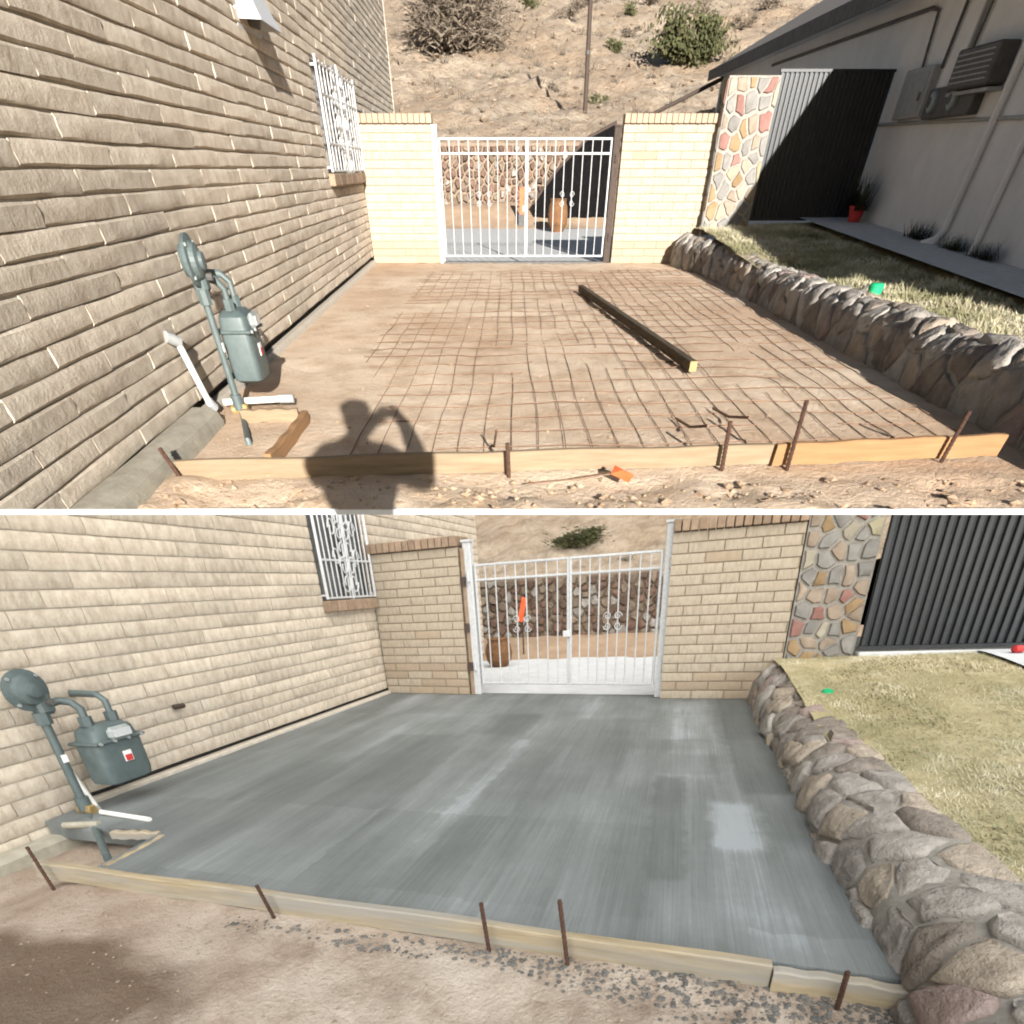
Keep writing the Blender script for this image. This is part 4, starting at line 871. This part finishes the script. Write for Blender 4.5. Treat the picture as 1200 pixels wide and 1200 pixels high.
def build_after():
    P = LO; WB = 'behind the finished grey slab'
    def zg(x, y): return -.085 - .10 * sm(-2.9, -3.6, x) + .014 * fb(x, y, 2.2, 5) + .008 * fb(x, y, 9, 3, 4) - .02 * sm(1.2, .4, y)
    P.tag(P.top('ground', sheet(lin(-4.3, 2.6, 150), lin(-1.3, 2.6, 90), zg), damp_dirt()), kind='structure')
    poly = [(-2.92, 1.755), (.84, 1.64), (.84, 6.66), (-3.92, 7.06), (-3.98, 2.26), (-2.96, 2.245)]
    n = len(poly); V = [(x, y, 0) for x, y in poly] + [(x, y, -.12) for x, y in poly]
    P.tag(P.top('concrete_slab', MB().add(V, [tuple(range(n))] + [(i, i + n, (i + 1) % n + n, (i + 1) % n) for i in range(n)]), slab_material()), kind='structure')
    P.tag(P.top('apron', MB().box((-1.2, 8.7, -.07), (7.2, 4.3, .10)), mat('pale_apron_concrete', [(.50, .52, .54), (.60, .62, .64)], 5, 6, .9, .2, 60, 0)), kind='structure')
    P.tag(P.top('bank', sheet(lin(-7, 4, 50), lin(10.55, 12.2, 10), lambda x, y: -.03 + .30 * sm(10.5, 12.1, y) + .03 * fb(x, y, 2)), BANK), kind='structure')
    def zh(x, y): return 1.30 + (y - 12.2) * .42 + .10 * fb(x, y, 1.2, 5) + .06 * abs(fb(x, y, 4, 3, 5)) + .12 * sm(12.3, 13.5, y) * fb(x, y, .7, 3, 8)
    P.tag(P.top('hillside', sheet(lin(-7, 4, 120), lin(12.2, 18, 70), zh), HILL), kind='structure')
    t = P.thing('rock_wall', (-1.5, 12.1, 0), 'brown rubble rock wall at the hill foot beyond the gate behind the finished slab', 'stone wall')
    P.part('mortar_bed', MB().box((-1.5, 12.32, .72), (9, .3, 1.3)), RMORT, t)
    stones(P, t, (-4.3, .2, 1.2, 1.36), 26, 8, lambda u, v, h: (u, 12.16 - h, v), .016, .06, pick_rock, 21, jit=.38)
    # ---- house wall
    A = Vector((-4.0, 2.96, 0)); Bv = Vector((-3.88, 7.2, 0)); td = (Bv - A).normalized(); nd = Vector((td.y, -td.x, 0)); rz = math.atan2(td.y, td.x)
    t = P.thing('block_wall', tuple(A), 'cream slump block house wall in soft light beside the finished grey slab', 'block wall', None, rz)
    wu0, wu1, wz0, wz1 = 2.93, 3.97, 1.19, 2.6; U0, U1, ZT = -2.2, 8.05, 2.9
    mbk = MB()
    for (a, b, z0, z1) in ((U0, -.38, -.3, ZT), (-.38, wu0, .062, ZT), (wu1, U1, .062, ZT), (wu0, wu1, .062, wz0 - .11), (wu0, wu1, wz1, ZT)): mbk.box(((a + b) / 2, .154, (z0 + z1) / 2), (b - a, .30, z1 - z0))
    o = bpy.data.objects.new('mortar_bed', mbk.mesh('mortar_bed', MORTAR)); P.link(o); o.parent = t
    def vis(u, z):
        q = A + td * u; x, y = to_px(P, (q.x, q.y, z)); return -190 < x < 700 and 520 < y < 1300
    course_wall(P, t, 'block', U0 + .2, U1, .0605 - .1075 * 3, 30, .1075, .48, .009, .06, .013, [BLOCK], holes=((wu0, wu1, wz0 - .10, wz1), (-.38, 9, -.5, .05)), keep=vis, near=lambda u, z: (A + td * u + Vector((0, 0, z - 1.2))).length, seed=8, vgap=.006, rough=.002)
    def ext(pro, u0, u1, n, wob):
        V = []
        for i in range(n + 1):
            u = u0 + (u1 - u0) * i / n
            for (oo, z) in pro:
                q = A + td * u + nd * (oo + wob * mn.noise(Vector((u * 2.3, oo * 5, 2)))); V.append((q.x, q.y, z + wob * .6 * mn.noise(Vector((u * 2.1, z * 5, 7)))))
        k = len(pro); return MB().add(V, [(i * k + j, (i + 1) * k + j, (i + 1) * k + j + 1, i * k + j + 1) for i in range(n) for j in range(k - 1)] + [tuple(range(k)), tuple(n * k + j for j in reversed(range(k)))], True)
    P.part('footing', ext([(-.01, -.3), (.01, -.115), (.03, -.095), (.13, -.095), (.17, -.12), (.18, -.3)], -2.2, -.42, 16, .01), FOOT, t)
    P.part('footing_ledge', ext([(-.02, -.1), (-.02, .030), (.055, .032), (.065, .022), (.07, -.1)], -.40, 4.1, 30, .004), MORTAR, t)
    o = bpy.data.objects.new('footing_shadow_gap', MB().box((1.9, .20, .02), (4.7, .2, .2)).mesh('footing_shadow_gap', BOXD)); P.link(o); o.parent = t  # dark filler that puts shade into the recess over the ledge
    window_grille(P, A, td, nd, wu0, wu1, wz0, wz1, 11, WB, CAPB)
    def q(u, oo, z): return A + td * u + nd * oo + Vector((0, 0, z))
    b = P.thing('hose_bib', tuple(q(.6, .02, .49)), 'small dark pipe fitting sticking out of the cream block wall', 'fitting')
    P.part('stub', MB().tube([q(.60, 0, .49), q(.60, .06, .49)], .016, 8), BOXD, b); P.part('cap', MB().tube([q(.55, .05, .492), q(.65, .05, .488)], .02, 8), DARKST, b)
    # ---- piers, gate
    pier(P, 'brick_pier', -3.86, 6.97, -2.575, 6.815, 1.66, 17, .38, 'tan brick pier between the house wall and the gate, behind the finished grey slab', 15, 14, CAPB, 4)
    pier(P, 'brick_pier', -.135, 6.50, 1.085, 6.463, 1.605, 17, .345, 'buff brick wall between the gate and the stone pillar, behind the finished grey slab', 16, 15, CAPB, 3)
    gate(P, (-2.42, 6.86), (-.20, 6.635), .14, 1.46, 1.70, WB, .535, 9, (WHITE, WHITE), 2)
    b = P.thing('jamb_plate', (-2.53, 6.85, 0), 'dark timber jamb between left brick pier and white post behind the finished slab', 'jamb')
    P.part('timber', MB().box((-2.53, 6.86, .82), (.05, .10, 1.64), bev=.006), CAPB, b)
    for z in (.35, .8, 1.3): P.part('strap', MB().box((-2.53, 6.80, z), (.06, .02, .10)), DARKST, b)
    # ---- stone pillar, ribbed gate
    t = P.thing('stone_pillar', (1.4, 6.46, .3), 'pillar of coloured fieldstones between brick wall and charcoal gate, behind the finished grey slab', 'pillar')
    P.part('core', MB().box((1.41, 6.66, 1.1), (.635, .4, 1.9)), VMORT, t)
    stones(P, t, (1.095, .3, 1.73, 1.85), 5, 10, lambda u, v, h: (u, 6.452 - h, v), .017, .016, pick_veneer, 34, jit=.43, round_=.86)
    ribbed_gate(P, 1.75, 6.43, 3.75, 6.38, .49, 1.95, 27, 'charcoal ribbed steel gate in soft light at the right of the stone pillar')
    P.tag(P.top('kerb', MB().box((2.75, 6.43, .40), (2.0, .14, .13), bev=.01), CONC), kind='structure')
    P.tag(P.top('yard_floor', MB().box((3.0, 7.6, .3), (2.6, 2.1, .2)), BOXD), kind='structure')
    # ---- lawn
    def zl(x, y): return .21 + .20 * sm(3.2, 6.3, y) + .03 * sm(1.2, 2.5, x) + .008 * fb(x, y, 3, 4)
    P.tag(P.top('lawn', sheet(lin(1.0, 3.8, 50), lin(.6, 6.45, 80), zl), TURF), kind='structure')
    grass(P, (1.0, 3.7), (1.0, 6.42), zl, 70000, .042, .004, lambda x, y: (x < 2.72 or y < 4.6) and (x > 1.16 or (y > 4.6 and x > 1.0)), 'dry yellow grass on the lawn beside the finished grey slab', STRAW, 13)
    P.tag(P.top('walk', sheet(lin(2.74, 3.8, 6), lin(4.6, 6.36, 12), lambda x, y: .265 + .20 * sm(3.2, 6.3, y)), mat('pale_walk', [(.50, .52, .54), (.62, .64, .66)], 5, 6, .9, .2, 60, 0)), kind='structure')
    retaining(P, [(.80, -.14), (.805, .03), (.83, .13), (.90, .20), (1.02, .235), (1.20, .225)], .9, 6.40, 21, 4, 'grey fieldstone retaining wall between the finished grey slab and the lawn', 9, .013, .030, pick_field, lambda u: (0, 1.0 + .5 * sm(4.0, 6.3, u)))
    # ---- form board, stakes, box round the meter foot
    board(P, 'form_board', (-3.32, 1.725, 0), (.42, 1.603, 0), .10, .045, WOODG, 'weathered form board along the front edge of the finished grey slab', -.085)
    board(P, 'form_board', (.425, 1.59, -.012), (.86, 1.575, -.02), .085, .045, WOODG, 'short weathered form board at the retaining wall end of the finished slab', -.075)
    board(P, 'form_board', (-3.30, 2.17, 0), (-2.955, 2.205, 0), .05, .04, WOODG, 'short board behind the gas meter foot beside the finished slab', -.045)
    board(P, 'form_board', (-2.925, 2.20, 0), (-2.90, 1.80, 0), .05, .035, WOODG, 'short board right of the gas meter foot beside the finished slab', -.045)
    for f, tp, lab in (((-3.17, 1.68, -.16), (-3.22, 1.69, .14), 'dark rebar stake leaning at the left end of the weathered form board'), ((-1.69, 1.65, -.14), (-1.73, 1.64, .09), 'dark rebar stake left of the middle of the weathered form board'), ((-.615, 1.60, -.14), (-.635, 1.60, .15), 'dark rebar stake near the middle of the weathered form board'),
                       ((-.29, 1.59, -.14), (-.325, 1.59, .205), 'tall reddish rebar stake right of the middle of the weathered form board'), ((.63, 1.55, -.14), (.625, 1.55, .07), 'short dark rebar stake near the retaining wall end of the weathered form board')):
        stake(P, f, tp, .0085, lab)
    # ---- gas meter and pipes
    gas_meter(P, (-3.82, 2.44, .02), td, nd, 'beside the finished slab', (-3.15, 2.0, -.08))
    pvc(P, 'plastic_pipe', [q(-.42, .06, .25), q(-.46, .22, .0)], .019, PVC, 'white plastic pipe leaning behind the gas meter riser, by the finished slab', elbows=((q(-.46, .21, .02), q(-.47, .24, -.03)),))
    pvc(P, 'plastic_pipe', [(-3.66, 2.42, .02), (-3.2, 2.38, .01)], .017, PVC, 'grey white plastic pipe lying level at the gas meter foot, by the finished slab')
    pvc(P, 'plastic_pipe', [(-3.78, 2.24, -.01), (-3.52, 2.28, .0)], .022, FOOT, 'short concrete coated pipe crossing the riser foot, by the finished slab')
    # ---- small things
    b = P.thing('sprinkler_head', (1.2, 5.0, .3), 'small green plastic piece on the lawn beside the finished grey slab', 'sprinkler')
    P.part('body', MB().lathe([(.045, 0), (.05, .045), (.04, .06), (.0, .062)], (1.215, 5.0, .285), (.2, -.3, 1), 16), GREEN, b); P.part('valve_stub', MB().tube([(1.15, 5.03, .28), (1.14, 5.03, .33)], .018, 8), BOXD, b)
    b = P.thing('red_toy', (2.95, 6.05, .46), 'small red plastic thing lying on the walk before the charcoal gate', 'toy')
    P.part('shell', MB().box((2.93, 6.1, .495), (.09, .08, .06), bev=.02), RED, b); P.part('handle', MB().tube([(2.97, 6.1, .49), (3.12, 6.08, .475)], .014, 8), RED, b); P.part('white_end', MB().box((2.985, 6.09, .495), (.03, .05, .045), bev=.008), PAPER, b)
    b = P.thing('orange_post', (-3.02, 10.9, .1), 'orange marker post standing on the bank beyond the gate, behind the finished grey slab', 'marker')
    P.part('strip', MB().box((-2.92, 10.95, .83), (.10, .04, .42), Matrix.Rotation(.25, 3, 'Y'), bev=.008), ORANGE, b); P.part('stake', MB().tube([(-2.93, 10.98, 0), (-2.93, 10.98, .75)], .015, 6), DARKST, b)
    barrel(P, (-3.05, 9.7, -.02), .24, .44, 'brown clay pot beside the house corner beyond the gate, behind the finished grey slab')
    shrub(P, (-2.2, 13.6, zh(-2.2, 13.6) - .06), .62, .5, .22, 2400, LEAF, 'dark low shrub on the hill above the gate, behind the finished grey slab', 10, .035, True)
    shrub(P, (-1.1, 12.9, zh(-1.1, 12.9) - .04), .22, .2, .1, 300, TWIG, 'little dry brush clump right of the dark low shrub, behind the finished slab', 6, .02, True, 'brush_clump', 'brush')
    clods(P, 1900, (-3.3, .8), (1.22, 1.62), zg, .003, .017, CRUMB, 'dark concrete crumbs spilled along the weathered form board', lambda x, y, r: x > -1.9 and r.random() < .25 + .6 * sm(-1.8, .4, x) and y > 1.5 - .25 * sm(-.8, .7, x) * r.random(), 4, 'concrete_crumbs')
    clods(P, 1400, (-3.9, 1.2), (.6, 1.65), zg, .002, .011, HSTONE, 'small pebbles in the pale dirt before the finished slab', lambda x, y, r: True, 19)
build_after()

# ================================================================== each yard ends where the other begins
bpy.context.view_layer.update()
def trim(coll, row, keep_up, skip=()):
    r = cam_ray(600, row); nn = Vector((1, 0, 0)).cross(r).normalized()        # points up
    if not keep_up: nn = -nn
    co = cam.location
    for o in list(coll.objects):
        if o.type != 'MESH' or o.name.split('.')[0] in skip: continue
        root = o
        while root.parent: root = root.parent
        if root.name.split('.')[0] in skip: continue
        me = o.data; k = len(me.vertices); a = np.empty(k * 3); me.vertices.foreach_get('co', a); a = a.reshape(-1, 3)
        Mi = o.matrix_world.inverted(); lc = Mi @ co; ln = (o.matrix_world.to_3x3().transposed() @ nn)
        d = (a - np.array(lc)) @ np.array(ln)
        if d.min() >= 0: continue
        if d.max() <= 0:
            if not o.children: bpy.data.objects.remove(o)
            continue
        if me.users > 1: me = me.copy(); o.data = me
        bm = bmesh.new(); bm.from_mesh(me)
        g = bmesh.ops.bisect_plane(bm, geom=bm.verts[:] + bm.edges[:] + bm.faces[:], plane_co=lc, plane_no=ln, clear_inner=True)
        if k < 400:
            ed = [e for e in g['geom_cut'] if isinstance(e, bmesh.types.BMEdge)]
            try: bmesh.ops.holes_fill(bm, edges=ed, sides=0)
            except Exception: pass
        bm.to_mesh(me); bm.free(); me.update()
trim(BEFORE, 597, True, ('person', 'phone', 'divider_strip'))
trim(AFTER, 603, False)
for o in list(bpy.data.objects):
    for k in ('_o', '_rz'):
        if k in o: del o[k]
for o in list(bpy.data.objects):
    if o.type == 'EMPTY' and not o.children: bpy.data.objects.remove(o)
